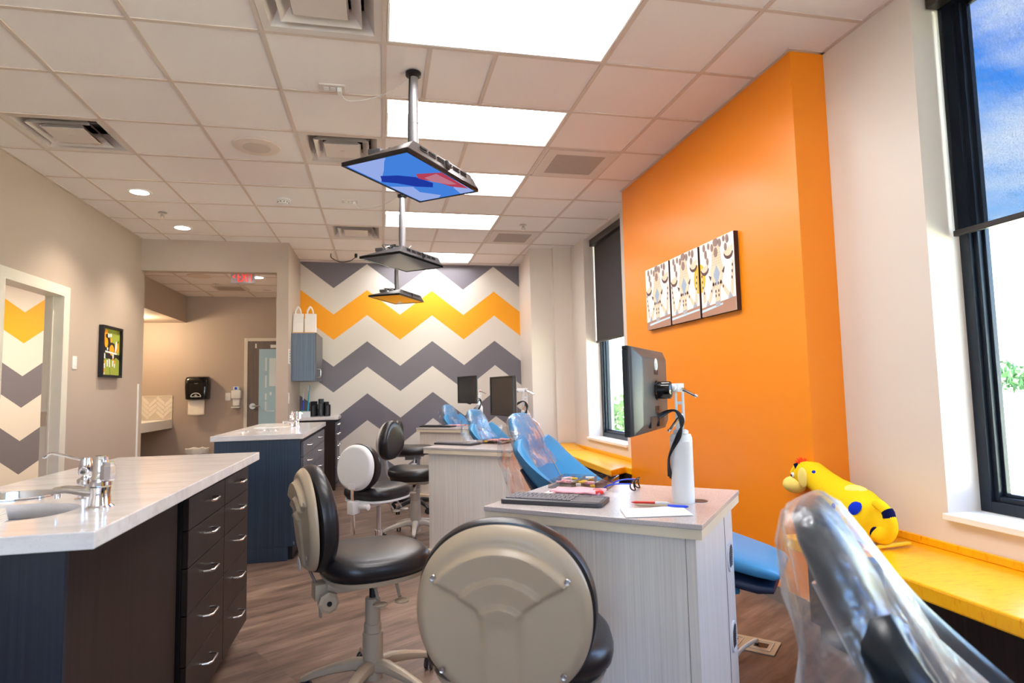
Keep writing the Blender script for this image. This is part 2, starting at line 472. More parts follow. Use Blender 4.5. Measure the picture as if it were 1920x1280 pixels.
def text_mesh(name, body, size, mat, mtx, depth=.002, parent=None, align='CENTER'):
    cu = bpy.data.curves.new(name, 'FONT'); cu.body = body; cu.size = size; cu.extrude = depth
    cu.align_x = align; cu.align_y = 'CENTER'
    o = bpy.data.objects.new(name, cu); COL.objects.link(o)
    dg = bpy.context.evaluated_depsgraph_get(); me = bpy.data.meshes.new_from_object(o.evaluated_get(dg))
    bpy.data.objects.remove(o); me.materials.clear(); me.materials.append(M[mat])
    o = bpy.data.objects.new(name, me); COL.objects.link(o); o.matrix_world = mtx
    if parent: o.parent = parent
    return o

# ------------------------------------------------------------------ room shell
struct(MB().box(-6.2, 2.8, -3.2, 10.5, -.12, 0).build('floor', 'floor', smooth=0))
GX0, GY0, T = .0182, 3.152, .6096
XL, XR, YB, YF = -2.73, 2.425, -3.0, 8.785
HOLES = {}   # (col,row) cells filled by fixtures
TROFFERS = [-3, -1, 1, 3, 5, 8]
for r in TROFFERS:
    for c in (0, 1): HOLES[(c, r)] = 1
DIFF = [(-4, 2), (-1, 2), (-1, 6), (-1, -1)]
for d in DIFF: HOLES[d] = 1
tiles, bars = MB(), MB()
ORX0, ORY0, ORY1 = 2.215, 2.847, 5.282
for c in range(-5, 5):
    for r in range(-11, 10):
        if (c, r) in HOLES: continue
        x0, x1 = max(XL, GX0+c*T), min(2.62, GX0+(c+1)*T)
        y0, y1 = max(YB, GY0+r*T), min(YF, GY0+(r+1)*T)
        if x1-x0 < .01 or y1-y0 < .01: continue
        tiles.box(x0, x1, y0, y1, CEIL+.006, CEIL+.03)
struct(tiles.build('ceiling', 'tile', smooth=0))
w = .012
for c in range(-4, 5):
    if c == 1: continue
    x = GX0+c*T
    bars.box(x-w, x+w, YB, YF, CEIL, CEIL+.008)
for r in range(-10, 10):
    y = GY0+r*T
    bars.box(XL, 2.6, y-w, y+w, CEIL+.0005, CEIL+.0085)
for r in range(-10, 10):
    if r in TROFFERS: continue
    y0, y1 = GY0+r*T, min(YF, GY0+(r+1)*T)
    for dx in ((.242, .604) if r in (0, 4) else (.604,)):
        x = GX0+dx; bars.box(x-w, x+w, y0, y1, CEIL+.001, CEIL+.009)
# wall angle along the walls
bars.box(XL, XL+.022, YB, 7.71, CEIL-.0005, CEIL+.007); bars.box(ORX0-.022, ORX0, ORY0-.022, ORY1, CEIL-.0005, CEIL+.007)
bars.box(ORX0, XR, ORY0-.022, ORY0, CEIL-.0005, CEIL+.007); bars.box(XR-.022, XR, YB, ORY0, CEIL-.0005, CEIL+.007)
bars.box(-1.106, 2.0, YF-.022, YF, CEIL-.0005, CEIL+.007)
struct(bars.build('trim_1', 'tbar', smooth=0))
struct(MB().box(-6.2, 2.9, -3.2, 8.9, CEIL+.3, CEIL+.42).build('ceiling_slab', 'tbar', smooth=0))

def wallobj(name, boxes, mat):
    m = MB()
    for b in boxes: m.box(*b)
    return struct(m.build(name, mat, smooth=0))
wallobj('wall_left', [(-2.85, XL, -3.1, 5.11, 0, CEIL+.3), (-2.85, XL, 5.995, 7.84, 0, CEIL+.3), (-2.85, XL, 5.11, 5.995, 2.155, CEIL+.3)], 'wall')
wallobj('wall_header', [(XL, -1.106, 7.71, 7.84, 2.712, CEIL+.3), (-1.243, -1.106, 7.71, 8.9, 0, 2.712), (-1.243, -1.106, 7.84, 8.9, 2.712, CEIL+.3)], 'wall')
struct(MB().box(-1.106, 2.0, YF, YF+.12, 0, CEIL+.3).build('wall_far', 'chev', smooth=0))
struct(MB().prism([(2.0, 8.785), (1.965, 8.465), (1.888, 7.64), (2.186, 7.635), (2.186, 7.57), (2.425, 7.57), (2.75, 7.57), (2.75, 8.9), (2.0, 8.9)], 0, CEIL+.3).build('wall_corner', 'wall_lit', smooth=0))
wallobj('wall_right', [(XR, 2.75, -3.1, -1.6, 0, CEIL+.3), (XR, 2.75, -.4, 1.08, 0, CEIL+.3), (XR, 2.75, 2.275, 5.86, 0, CEIL+.3), (XR, 2.75, 7.05, 7.57, 0, CEIL+.3),
     (XR, 2.75, -1.6, -.4, 0, .635), (XR, 2.75, 1.08, 2.275, 0, .635), (XR, 2.75, 5.86, 7.05, 0, .635),
     (XR, 2.75, -1.6, -.4, CEIL-.02, CEIL+.3), (XR, 2.75, 1.08, 2.275, CEIL-.02, CEIL+.3), (XR, 2.75, 5.86, 7.05, CEIL-.02, CEIL+.3)], 'wall_lit')
wallobj('wall_accent', [(ORX0, XR, ORY0, ORY1, 0, CEIL+.3)], 'orange')
wallobj('wall_back', [(-2.85, 2.75, -3.12, -3.0, 0, .5), (-2.85, 2.75, -3.12, -3.0, 2.9, CEIL+.3), (-2.85, -2.5, -3.12, -3.0, .5, 2.9), (-.15, 2.75, -3.12, -3.0, .5, 2.9)], 'wall_lit')
# baseboards
wallobj('baseboard_accent', [(ORX0-.008, ORX0, ORY0-.008, ORY1, 0, .088), (ORX0, XR, ORY0-.008, ORY0, 0, .088)], 'basegray')
wallobj('baseboard_far', [(-1.106, 1.97, YF-.008, YF, 0, .1)], 'basegray')
wallobj('baseboard_left', [(XL, XL+.008, -3, 5.03, 0, .1), (XL, XL+.008, 6.075, 7.71, 0, .1)], 'basegray')
wallobj('baseboard_right', [(XR-.008, XR, -3, 2.84, 0, .1)], 'basegray')
# side room behind the left door
wallobj('wall_side_room_far', [(-6.1, -2.85, 7.92, 8.03, 0, CEIL+.3)], 'chev2')
wallobj('wall_side_room_left', [(-6.2, -6.1, 3.0, 8.03, 0, CEIL+.3)], 'wall_lit')
wallobj('wall_side_room_near', [(-6.2, -2.85, 2.9, 3.0, 0, CEIL+.3)], 'wall_lit')
wallobj('ceiling_side_room', [(-6.1, -2.85, 3.0, 7.92, 2.75, 2.8)], 'tile')
# left door frame
df = MB()
for a, b in ((5.035, 5.11), (5.995, 6.08)): df.box(XL, XL+.016, a, b, 0, 2.23)
df.box(XL, XL+.016, 5.11, 5.995, 2.155, 2.23)
for a, b in ((5.11, 5.125), (5.98, 5.995)): df.box(-2.866, XL+.016, a, b, 0, 2.155)
df.box(-2.866, XL+.016, 5.125, 5.98, 2.14, 2.155)
for a, b in ((5.035, 5.11), (5.995, 6.08)): df.box(-2.866, -2.85, a, b, 0, 2.23)
df.box(-2.866, -2.85, 5.11, 5.995, 2.155, 2.23)
df.box(-2.81, -2.795, 5.968, 5.98, 0, 2.14)
d1 = struct(df.build('door_1', 'casing', smooth=0, bev=.002))
sp = MB().box(-2.86, -2.80, 5.972, 5.9805, 1.02, 1.14)
sp.box(-2.845, -2.815, 5.969, 5.973, 1.055, 1.105)
sp.build('strike_plate', 'steel', d1)

# corridor behind the opening
wallobj('wall_corridor_back', [(-3.9, -1.106, 10.2, 10.32, 0, 2.9)], 'wall')
wallobj('wall_corridor_left', [(-3.9, -3.75, 8.035, 10.32, 0, 2.9)], 'wall')
wallobj('wall_corridor_right', [(-1.243, -1.106, 8.9, 10.3, 0, 2.9)], 'wall')
wallobj('wall_corridor_near', [(-3.9, -2.85, 8.03, 8.1, 0, 2.9)], 'wall')
wallobj('wall_corridor_soffit', [(-3.75, -2.955, 8.1, 10.2, 2.38, 2.79)], 'wall')
cc = MB()
for i in range(-5, 3):
    for j in range(0, 5):
        x0, x1 = max(-3.75, -1.95+i*T), min(-1.243, -1.95+(i+1)*T); y0, y1 = 7.84+j*T, min(10.2, 7.84+(j+1)*T)
        if x1-x0 > .02 and y1-y0 > .02: cc.box(x0, x1, y0, y1, 2.79, 2.81)
struct(cc.build('ceiling_corridor', 'tile', smooth=0))
cb = MB()
for i in range(-4, 3):
    x = -1.95+i*T
    if -3.7 < x < -1.25: cb.box(x-.012, x+.012, 7.84, 10.2, 2.785, 2.792)
for j in range(1, 4): cb.box(-2.955, -1.243, 7.84+j*T-.012, 7.84+j*T+.012, 2.7855, 2.792)
struct(cb.build('trim_2', 'tbar', smooth=0))
# corridor door
dm = MB()
dm.box(-2.11, -2.06, 10.175, 10.2, 0, 2.14); dm.box(-2.06, -1.26, 10.175, 10.2, 2.09, 2.14)
d2 = struct(dm.build('door_2', 'casing', smooth=0, bev=.003))
MB().box(-2.06, -1.25, 10.182, 10.2, .01, 2.09).build('door_leaf', 'doorgray', d2, smooth=0)
MB().box(-1.892, -1.35, 10.178, 10.183, .3, 1.965).build('frosted_pane', 'frost', d2, smooth=0)
mk = MB()
for x0, x1, z0, z1 in ((-1.80, -1.775, 1.62, 1.83), (-1.80, -1.775, 1.36, 1.55), (-1.80, -1.775, 1.17, 1.27), (-1.80, -1.775, 1.0, 1.14), (-1.78, -1.66, .985, 1.0),
                       (-1.74, -1.62, 1.38, 1.82), (-1.73, -1.70, 1.24, 1.29)):
    mk.box(x0, x1, 10.1765, 10.1785, z0, z1)
mk.build('frosted_marks', 'frostw', d2, smooth=0)
kn = MB().cyl((-1.98, 0, 1.075), .045, 10.165, 10.182, axis='Y', seg=24, mtx=None)
kn.tube([(-1.98, 10.17, 1.075), (-1.98, 10.13, 1.075), (-1.86, 10.13, 1.075)], .012)
kn.build('door_handle', 'steel', d2)
MB().box(-1.95, -1.93, 10.176, 10.182, 1.98, 2.05).build('door_sensor', 'whitep', d2, smooth=0)
MB().box(-1.72, -1.5, 10.15, 10.18, 1.98, 2.03).build('door_closer', 'whitep', d2, smooth=0)

# windows
def window(n, y0, y1):
    z0, z1 = .66, CEIL-.02
    f = MB(); X0, X1 = 2.60, 2.70
    def ring(xa, xb, a, b, c, d, t):
        f.box(xa, xb, a, a+t, c, d); f.box(xa, xb, b-t, b, c, d); f.box(xa, xb, a+t, b-t, c, c+t); f.box(xa, xb, a+t, b-t, d-t, d)
    ring(X0, X1, y0, y1, z0, z1, .05)
    ring(X0+.02, X1-.02, y0+.05, y1-.05, z0+.05, z1-.05, .022)
    ring(X0+.045, X1-.03, y0+.072, y1-.072, z0+.072, z1-.072, .014)
    o = struct(f.build('window_%d' % n, 'frame', smooth=0, bev=.002))
    MB().box(X0+.055, X0+.061, y0+.07, y1-.07, z0+.07, z1-.07).build('pane', 'glass', o, smooth=0)
    s = MB().box(2.395, 2.61, y0-.005, y1+.005, .635, .662)
    struct(s.build('trim_%d' % (n+2), 'trimw', smooth=0, bev=.003))
window(1, 1.08, 2.275); window(2, 5.86, 7.05); window(3, -1.6, -.4)
def back_window(n, x0, x1):
    f = MB()
    for a in ((x0, x0+.05, .5, 2.9), (x1-.05, x1, .5, 2.9), ((x0+x1)/2-.025, (x0+x1)/2+.025, .55, 2.85), (x0+.05, x1-.05, .5, .55), (x0+.05, x1-.05, 2.85, 2.9)): f.box(a[0], a[1], -3.1, -3.03, a[2], a[3])
    o = struct(f.build('window_%d' % n, 'frame', smooth=0))
    MB().box(x0+.03, x1-.03, -3.068, -3.062, .52, 2.88).build('pane', 'glass', o, smooth=0)
back_window(4, -2.5, -.15)
def shade(label, y0, y1, zb, fab, which):
    t = thing('roller_shade', label, 'window shade', (2.56, (y0+y1)/2, 2.99), 0, None)
    h = (y1-y0)/2-.012
    MB().box(-.06, .035, -h, h, -.012, .068).build('cassette', 'cassette', t, smooth=0, bev=.004)
    MB().box(.0, .0015, -h+.006, h-.006, zb-2.99, -.01).build('shade_cloth', fab, t, smooth=0)
    MB().box(-.012, .012, -h+.006, h-.006, zb-2.99-.012, zb-2.99+.014).build('hem_bar', 'cassette', t, smooth=0, bev=.003)
    return t
shade('dark mesh roller shade half lowered over window by plush toy', 1.08, 2.275, 1.905, 'shade1', 1)
shade('charcoal roller shade half lowered over far window past orange wall', 5.86, 7.05, 1.80, 'shade2', 2)
# ------------------------------------------------------------------ ceiling fixtures
def troffer(r, label):
    x0, y0 = GX0, GY0+r*T
    t = thing('ceiling_troffer', label, 'ceiling light', (x0+T, y0+T/2, CEIL), 0, 'recessed ceiling troffers')
    hx, hy = T-.014, T/2-.014
    b = MB()   # pan
    for a in ((-hx, hx, -hy, -hy+.01), (-hx, hx, hy-.01, hy), (-hx, -hx+.01, -hy+.01, hy-.01), (hx-.01, hx, -hy+.01, hy-.01)): b.box(a[0], a[1], a[2], a[3], .002, .13)
    b.box(-hx, hx, -hy, hy, .13, .135)
    b.build('housing', 'lightend', t, smooth=0)
    c = MB(); q = hy-.012; e = hx-.012
    c.loft([[(-e, -.10, .095), (-e, -.05, .075), (-e, .0, .07), (-e, .05, .075), (-e, .10, .095)], [(e, -.10, .095), (e, -.05, .075), (e, .0, .07), (e, .05, .075), (e, .10, .095)]], closed=False)
    c.build('lamp_lens', 'light', t)
    for s in (-1, 1):
        g = MB()
        pts = [(s*q, .012), (s*(q-.05), .05), (s*(q-.11), .082), (s*.102, .098)]
        g.loft([[(-e, y, z) for y, z in pts], [(e, y, z) for y, z in pts]], closed=False)
        g.build('side_lens', 'light2', t)
    return t
for r, lb in zip(TROFFERS, ('recessed troffer light just behind the camera position', 'largest recessed white troffer light, cut by top of photo',
        'white troffer light crossed by the pole of the blue-screened television', 'white troffer light partly hidden behind the blue-screened television',
        'white troffer light crossed by pole of middle gray-screened television', 'white troffer light touching chevron wall, farthest of the row')):
    troffer(r, lb)

def diffuser(cell, label):
    c, r = cell; cx, cy = GX0+(c+.5)*T, GY0+(r+.5)*T
    t = thing('ceiling_air_diffuser', label, 'air vent', (cx, cy, CEIL), 0, 'square louvred air diffusers')
    def cone(m, a0, z0, a1, z1, th=.006):
        sq = lambda a, z: [(-a, -a, z), (a, -a, z), (a, a, z), (-a, a, z)]
        m.loft([sq(a0, z0), sq(a1, z1), sq(a1, z1+th), sq(a0, z0+th)], False, False)
    m = MB(); cone(m, T/2-.013, 0, T/2-.05, .005); cone(m, T/2-.05, .005, T/2-.10, .10)
    m.build('frame', 'ventw', t, smooth=0)
    for a, z in ((.195, .0), (.135, .0)):
        m = MB(); cone(m, a, z, a-.05, z+.055); m.build('louver', 'ventw', t, smooth=0)
    m = MB(); m.box(-.128, .128, -.128, .128, -.002, .004); m.cyl((0, 0, 0), .016, -.005, -.002)
    m.build('center_plate', 'ventw', t, smooth=0)
    m = MB(); m.box(-.25, .25, -.25, .25, .165, .17); m.build('plenum', 'duct', t, smooth=0)
    m = MB(); m.cyl((0, 0, 0), .12, .15, .164, 32); m.build('duct_opening', 'ventdark', t, smooth=0)
    m = MB(); m.tube([(-.2, 0, .1), (.2, 0, .1)], .006, 6); m.tube([(0, -.2, .1), (0, .2, .1)], .006, 6)
    m.build('cross_brace', 'ventw', t)
    return t
for d, lb in zip(DIFF, ('square air diffuser in the ceiling nearest the left wall', 'square ceiling diffuser left of the blue-screened television',
        'small square ceiling diffuser above middle television, nearest chevron wall', 'largest square ceiling diffuser, cut by top edge beside troffer')):
    diffuser(d, lb)
for (x, y), lb in (((1.55, 4.68), 'perforated return grille in ceiling beside upper orange wall'), ((1.545, 7.115), 'small perforated return grille in ceiling near far window')):
    t = thing('return_grille', lb, 'air vent', (x, y, CEIL), 0, 'perforated ceiling return grilles')
    MB().box(-.285, .285, -.285, .285, -.002, .006).build('frame', 'ventw', t, smooth=0)
    MB().box(-.2, .2, -.2, .2, -.0045, -.001).build('perforated_face', 'grille', t, smooth=0)
t = thing('ceiling_speaker', 'round beige speaker set flush in the ceiling tiles', 'speaker', (-.905, 4.69, CEIL))
MB().lathe([(.165, .004), (.165, -.003), (.155, -.007), (.1, -.007)], seg=40).build('bezel', 'speakerm', t)
MB().cyl((0, 0, 0), .098, -.0095, -.004, 36).build('mesh_cover', 'speakerc', t)
for (x, y), lb in (((-2.12, 5.91), 'round downlight near the left wall, nearer of the pair'), ((-2.124, 7.124), 'round downlight near the hall opening, farther of the pair')):
    t = thing('recessed_downlight', lb, 'ceiling light', (x, y, CEIL), 0, 'recessed round downlights')
    MB().lathe([(.075, .006), (.076, -.004), (.095, -.004), (.1, .004)], seg=40).build('trim_ring', 'trimw', t)
    MB().cyl((0, 0, 0), .075, -.002, .002, 32).build('lens', 'down', t)
for (x, y, z), lb in (((-2.14, 6.56, CEIL), 'chrome sprinkler head between the two round downlights'), ((1.551, 6.534, CEIL), 'chrome sprinkler head in ceiling right of the troffers'), ((-2.24, 9.0, 2.785), 'sprinkler head in the hall ceiling near exit sign')):
    t = thing('fire_sprinkler', lb, 'sprinkler', (x, y, z), 0, 'ceiling sprinkler heads')
    MB().lathe([(.04, .002), (.04, -.004), (.025, -.008), (.012, -.008)], seg=24).build('escutcheon', 'steel', t)
    m = MB(); m.cyl((0, 0, 0), .01, -.03, -.006, 12); m.tube([(-.012, 0, -.02), (-.014, 0, -.045), (0, 0, -.055)], .004, 6); m.tube([(.012, 0, -.02), (.014, 0, -.045), (0, 0, -.055)], .004, 6)
    m.build('frame', 'steel', t)
    MB().lathe([(.006, -.055), (.022, -.058), (.022, -.061), (.004, -.061)], seg=16).build('deflector', 'chrome', t)
t = thing('smoke_detector', 'small white smoke detector on the ceiling tiles', 'smoke detector', (-.909, 5.953, CEIL))
MB().lathe([(.068, .002), (.068, -.014), (.05, -.022), (.045, -.04), (.03, -.046), (.003, -.047)], seg=36).build('housing', 'whitep', t)
m = MB()
for k in range(10): m.cbox((.0485*math.cos(k*PI/5), .0485*math.sin(k*PI/5), -.03), (.006, .012, .008), k*PI/5)
m.build('vents', 'darkgray', t, smooth=0)
def ceil_plate(x, y, lb, cable):
    t = thing('cable_plate', lb, 'wall plate', (x, y, CEIL), 0, 'ceiling cable plates')
    MB().box(-.075, .075, -.045, .045, -.004, .006).build('plate', 'ventw', t, smooth=0, bev=.002)
    m = MB(); m.box(-.05, -.02, -.02, .02, -.008, -.003); m.box(-.01, .02, -.02, .02, -.008, -.003); m.box(.03, .055, -.025, .03, -.03, -.003)
    m.build('jacks', 'whitep', t, smooth=0, bev=.002)
    if cable:
        MB().tube(spline(cable, 8), .003, 6).build('cable', 'cordw', t)
ceil_plate(-.288, 3.69, 'white cable plate on ceiling beside nearest television pole', [(.04, 0, -.02), (.1, .05, -.05), (.3, -.06, -.045), (.47, -.25, -.005)])
ceil_plate(-.30, 5.93, 'white cable plate on ceiling beside middle television pole', [(.04, 0, -.02), (.1, .05, -.05), (.3, -.06, -.045), (.46, -.25, -.005)])
t = thing('power_cord', 'dangling black power cord hung from ceiling before chevron wall', 'cord', (-.335, 8.2, CEIL))
m = MB(); m.tube(spline([(-.32, .02, .0), (-.31, 0, -.06), (-.2, -.02, -.115), (-.08, -.01, -.1), (-.01, 0, -.05)], 8), .006, 8); m.build('cable', 'blackp', t)
MB().lathe([(.01, -.055), (.018, -.05), (.02, -.02), (.016, .0)], (0, 0, 0), 14).build('plug', 'blackp', t)

# ------------------------------------------------------------------ ceiling televisions
def television(x, y, rz, zs, style, labels):
    t = thing('ceiling_television', labels, 'television', (x, y, zs), rz, 'face-down ceiling televisions')
    W, Hh = .363, .214
    fr = MB()
    for a in ((-W, W, -Hh, -Hh+.014), (-W, W, Hh-.014, Hh), (-W, -W+.014, -Hh+.014, Hh-.014), (W-.014, W, -Hh+.014, Hh-.014)): fr.box(a[0], a[1], a[2], a[3], 0, .022)
    fr.build('bezel', 'blackgloss', t, smooth=0, bev=.002)
    MB().box(-W+.013, W-.013, -Hh+.013, Hh-.013, .004, .012).build('screen', {0: 'tvgray', 1: 'tvblue'}[style], t, smooth=0)
    if style == 1:
        z = .0032
        def patch(nm, mat, pts, dz):
            m = MB(); m.prism(pts, z-dz, z-dz+.0012); m.build(nm, mat, t, smooth=0)
        patch('picture_band', 'tvblue2', [(-.34, -.06), (-.345, .19), (-.06, .19), (-.2, .06), (-.30, -.02)], 0)
        patch('picture_band', 'tvblue2', [(.03, .195), (.10, .08), (.2, .1), (.31, .02), (.345, .06), (.345, .195)], 0)
        patch('picture_band', 'tvblue2', [(.12, -.195), (.23, -.12), (.345, -.1), (.345, -.195)], 0)
        patch('picture_blob', 'tvnavy', [(-.14, .13), (-.10, .04), (-.03, -.03), (.10, -.06), (.16, -.02), (.10, .06), (.0, .12), (-.06, .18)], .0014)
        patch('picture_blob', 'tvred', [(-.07, -.06), (.0, -.03), (.10, -.09), (.20, -.12), (.28, -.19), (-.02, -.195)], .0014)
        patch('picture_blob', 'tvpink', [(-.02, -.16), (.0, -.07), (.07, -.07), (.16, -.13), (.18, -.17)], .0028)
    bk = MB()
    bk.loft([[(-W, -Hh, .022), (W, -Hh, .022), (W, Hh, .022), (-W, Hh, .022)],
             [(-W+.02, -Hh+.004, .035), (W-.02, -Hh+.004, .035), (W-.03, Hh-.04, .035), (-W+.03, Hh-.04, .035)],
             [(-W+.07, -Hh+.012, .085), (W-.07, -Hh+.012, .085), (W-.1, Hh-.14, .06), (-W+.1, Hh-.14, .06)],
             [(-W+.12, -Hh+.04, .09), (W-.12, -Hh+.04, .09), (W-.13, Hh-.18, .068), (-W+.13, Hh-.18, .068)]])
    bk.build('rear_housing', 'bronze' if style else 'darkgray', t, smooth=20, bev=.004)
    vt = MB()
    for k in range(6):
        x0 = -.24+k*.082
        for q in range(2): vt.box(x0, x0+.06, -Hh+.004, -Hh+.014, .05+q*.014, .058+q*.014)
    vt.build('vents', 'blackp', t, smooth=0)
    MB().box(-.1, .1, -.09, .07, .088, .098).build('mounting_plate', 'blackp', t, smooth=0, bev=.003)
    m = MB(); m.cyl((0, 0, 0), .036, .098, .15, 24); m.cyl((0, 0, 0), .026, .1, CEIL-zs-.004, 24)
    m.cyl((0, 0, 0), .028, .33, .336, 24)
    m.build('pole', 'graymetal', t)
    MB().lathe([(.026, CEIL-zs-.03), (.045, CEIL-zs-.018), (.045, CEIL-zs-.001)], seg=28).build('ceiling_flange', 'blackp', t)
    pb = MB().cbox((-.2, .09, .085), (.16, .07, .03), .3, .004); pb.build('power_brick', 'darkgray', t, smooth=0)
    rnd = random.Random(style*3+int(x*1000))
    for k, mt in enumerate(('blackp', 'blackp', 'blackp', 'cordw')):
        c = MB(); p0 = Vector((-.2+.05*k, .05+.02*k, .1))
        pts = [p0]+[Vector((lerp(-.2, -.02, i/4)+rnd.uniform(-.04, .04), .05+rnd.uniform(-.06, .07), .11+rnd.uniform(-.01, .045))) for i in range(1, 4)]+[Vector((-.03, .0, .13))]
        c.tube(spline(pts, 6), .0055, 6); c.build('cable', mt, t)
    c = MB(); c.tube(spline([(-.03, .0, .13), (-.034, .012, .2), (-.03, .012, .4), (-.03, .005, CEIL-zs-.03)], 6), .005, 6); c.build('cable', 'blackp', t)
    if style == 0:
        c = MB(); c.tube(spline([(.03, -.02, .11), (.09, -.03, .18), (.15, .0, .13), (.09, .04, .09)], 6), .0025, 6); c.build('cable', 'cordw', t)
    MB().cbox((.02, -Hh+.006, .055), (.035, .02, .05), 0, .006).build('speaker_knob', 'blackp', t)
    return t
television(.183, 3.43, R(52), 2.443, 1, 'nearest ceiling television, face down with blue picture lit')
television(.19, 5.67, R(53.6), 2.43, 0, 'middle ceiling television, face down with blank grayish screen')
television(.189, 7.975, R(62), 2.434, 0, 'farthest ceiling television, blank, hung before the chevron wall')

# ------------------------------------------------------------------ islands and cabinets
def handle(m, x, y, z, L=.11, d=.032, r=.0048):
    m.tube([(x, y-L/2, z), (x+d*.75, y-L/2+.004, z), (x+d, y-L/2+.016, z), (x+d, y+L/2-.016, z), (x+d*.75, y+L/2-.004, z), (x, y+L/2, z)], r, 8)
ZD = [(.875, .762), (.758, .63), (.626, .465), (.461, .29), (.286, .105)]
def drawer_unit(x, y0, y1, depth, mat, label, group, zs=ZD):
    t = thing('drawer_cabinet', label, 'cabinet', (x, (y0+y1)/2, 0), 0, group)
    h = (y1-y0)/2
    m = MB(); m.box(-depth, -.022, -h, h, .1, .75); m.box(-.1, -.022, -h, h, .75, .9); m.box(-depth, -depth+.02, -h, h, .75, .9); m.box(-depth, -.075, -h, h, 0, .1)
    m.build('carcass', 'espresso_in', t, smooth=0)
    for z1, z0 in zs:
        d = MB().box(-.021, 0, -h+.002, h-.002, z0, z1).build('drawer', mat, t, smooth=0, bev=.0012)
        hm = MB(); handle(hm, 0, 0, (z0+z1)/2+ (z1-z0)*.12); hm.build('handle', 'nickel', d)
    return t
ESP = 'espresso'
# island A (near)
def island_body(name, label, x0, x1, y0, y1, mat_end):
    t = thing(name, label, 'cabinet', ((x0+x1)/2, y0, 0))
    cx = (x0+x1)/2; D = y1-y0
    MB().box(x0-cx, x1-cx, 0, .02, .105, .904).build('end_panel', mat_end, t, smooth=0, bev=.001)
    MB().box(x1-cx-.02, x1-cx-.0005, .0205, D, .105, .904).build('side_panel', ESP, t, smooth=0)
    MB().box(x0-cx, x1-cx-.021, .0205, D, .105, .7).build('carcass', 'espresso_in', t, smooth=0)
    MB().box(x0-cx+.05, x1-cx-.085, .0, D, 0, .104).build('toe_kick', mat_end, t, smooth=0)
    return t
island_body('island_cabinet', 'dark wood island cabinet beneath the nearest white countertop', -1.275, -.705, 1.60, 2.38, 'wood_navylit')
drawer_unit(-.682, 2.425, 2.94, .55, ESP, 'dark five-drawer cabinet of the near island, drawers nearest the camera', 'drawer cabinets of the near island')
drawer_unit(-.682, 2.942, 3.42, .55, ESP, 'dark five-drawer cabinet of near island, end facing the blue-tinged island', 'drawer cabinets of the near island')
def countertop(x0, x1, y0, y1, label, holes):
    """slab with rounded cut-outs"""
    bm = bmesh.new(); z0, z1 = .905, .945
    o = MB().box(x0, x1, y0, y1, z0, z1).build('countertop', 'quartz', None, smooth=0, bev=.003)
    tag(o, label, 'countertop')
    for cx, cy, rx, ry in holes:
        c = MB(); pts = sup(48, 2.3, rx, ry); c.prism([(cx+a, cy+b) for a, b in pts], z0-.05, z1+.05)
        k = c.build('cutter', 'quartz'); md = o.modifiers.new('cut', 'BOOLEAN'); md.object = k; md.solver = 'EXACT'
        bpy.context.view_layer.update()
        dg = bpy.context.evaluated_depsgraph_get(); me = bpy.data.meshes.new_from_object(o.evaluated_get(dg))
        o.modifiers.clear(); o.data = me; bpy.data.objects.remove(k)
    return o
countertop(-1.30, -.632, 1.56, 3.44, 'nearest white quartz countertop with round sink and chrome faucet', [(-1.0, 1.88, .19, .145), (-1.125, 2.195, .125, .10)])
def basin(cx, cy, rx, ry, label, ring=False):
    t = thing('sink_basin', label, 'sink', (cx, cy, 0)) if not ring else thing('waste_chute', label, 'waste chute', (cx, cy, 0))
    m = MB(); rg = []
    prof = [(1.035, .904), (.995, .9035), (.97, .86), (.9, .80), (.6, .775), (.12, .77)] if not ring else [(1.03, .9465), (1.03, .950), (.97, .950), (.95, .944), (.95, .80), (.12, .80)]
    for k, z in prof: rg.append([(a*k, b*k, z) for a, b in sup(48, 2.3, rx, ry)])
    m.loft(rg, False, True); m.build('bowl' if not ring else 'liner', 'steel' if not ring else 'chrome', t, solid=0)
    if not ring: MB().cyl((0, 0, 0), .03, .7715, .774, 20).build('drain', 'chrome', t)
    return t
basin(-1.0, 1.88, .19, .145, 'oval stainless sink bowl sunk in nearest white countertop')
basin(-1.125, 2.195, .125, .10, 'round chrome-rimmed waste hole behind the near sink', True)
def faucet(x, y, rz, label, zt=.945):
    t = thing('sink_faucet', label, 'faucet', (x, y, zt), rz, 'chrome island faucets'); t.scale = (1, 1, .91)
    MB().lathe([(.033, 0), (.033, .004), (.027, .01), (.024, .04), (.0255, .062)], seg=28).build('body', 'chrome', t)
    m = MB(); rg = []
    for s, (px, pz, w, h) in enumerate([(-.005, .045, .018, .022), (-.05, .052, .016, .014), (-.09, .058, .0145, .012), (-.118, .054, .013, .011), (-.124, .05, .011, .009)]):
        rg.append([(px+.0*b, a*w, pz+b*h) for a, b in sup(16, 2.2)])
    m.loft(rg); m.cyl((-.112, 0, 0), .009, .032, .05, 14); m.build('spout', 'chrome', t)
    MB().lathe([(.0265, .066), (.0265, .078), (.022, .082), (.026, .088), (.021, .098), (.019, .13), (.017, .15), (.015, .154)], seg=24).build('handle_column', 'chrome', t)
    k = MB(); k.cyl((.026, -.014, 0), .019, .082, .128, 8, bev=.004); k.cyl((.026, -.014, 0), .015, .128, .137, 8)
    k.build('lever_knob', 'chrome', t, smooth=20)
    return t
faucet(-.752, 1.885, R(-8), 'chrome faucet on nearest countertop beside oval sink')
t = thing('soap_dispenser', 'chrome pump soap dispenser with curved spout behind near faucet', 'soap dispenser', (-.866, 2.07, .945), R(10))
t.scale = (1, 1, .8)
MB().lathe([(.026, 0), (.026, .003), (.02, .006), (.0185, .05), (.023, .056), (.023, .072), (.016, .078)], seg=24).build('base', 'chrome', t)
MB().lathe([(.012, .078), (.018, .09), (.0215, .098), (.015, .15), (.012, .153)], seg=22).build('pump_head', 'chrome', t)
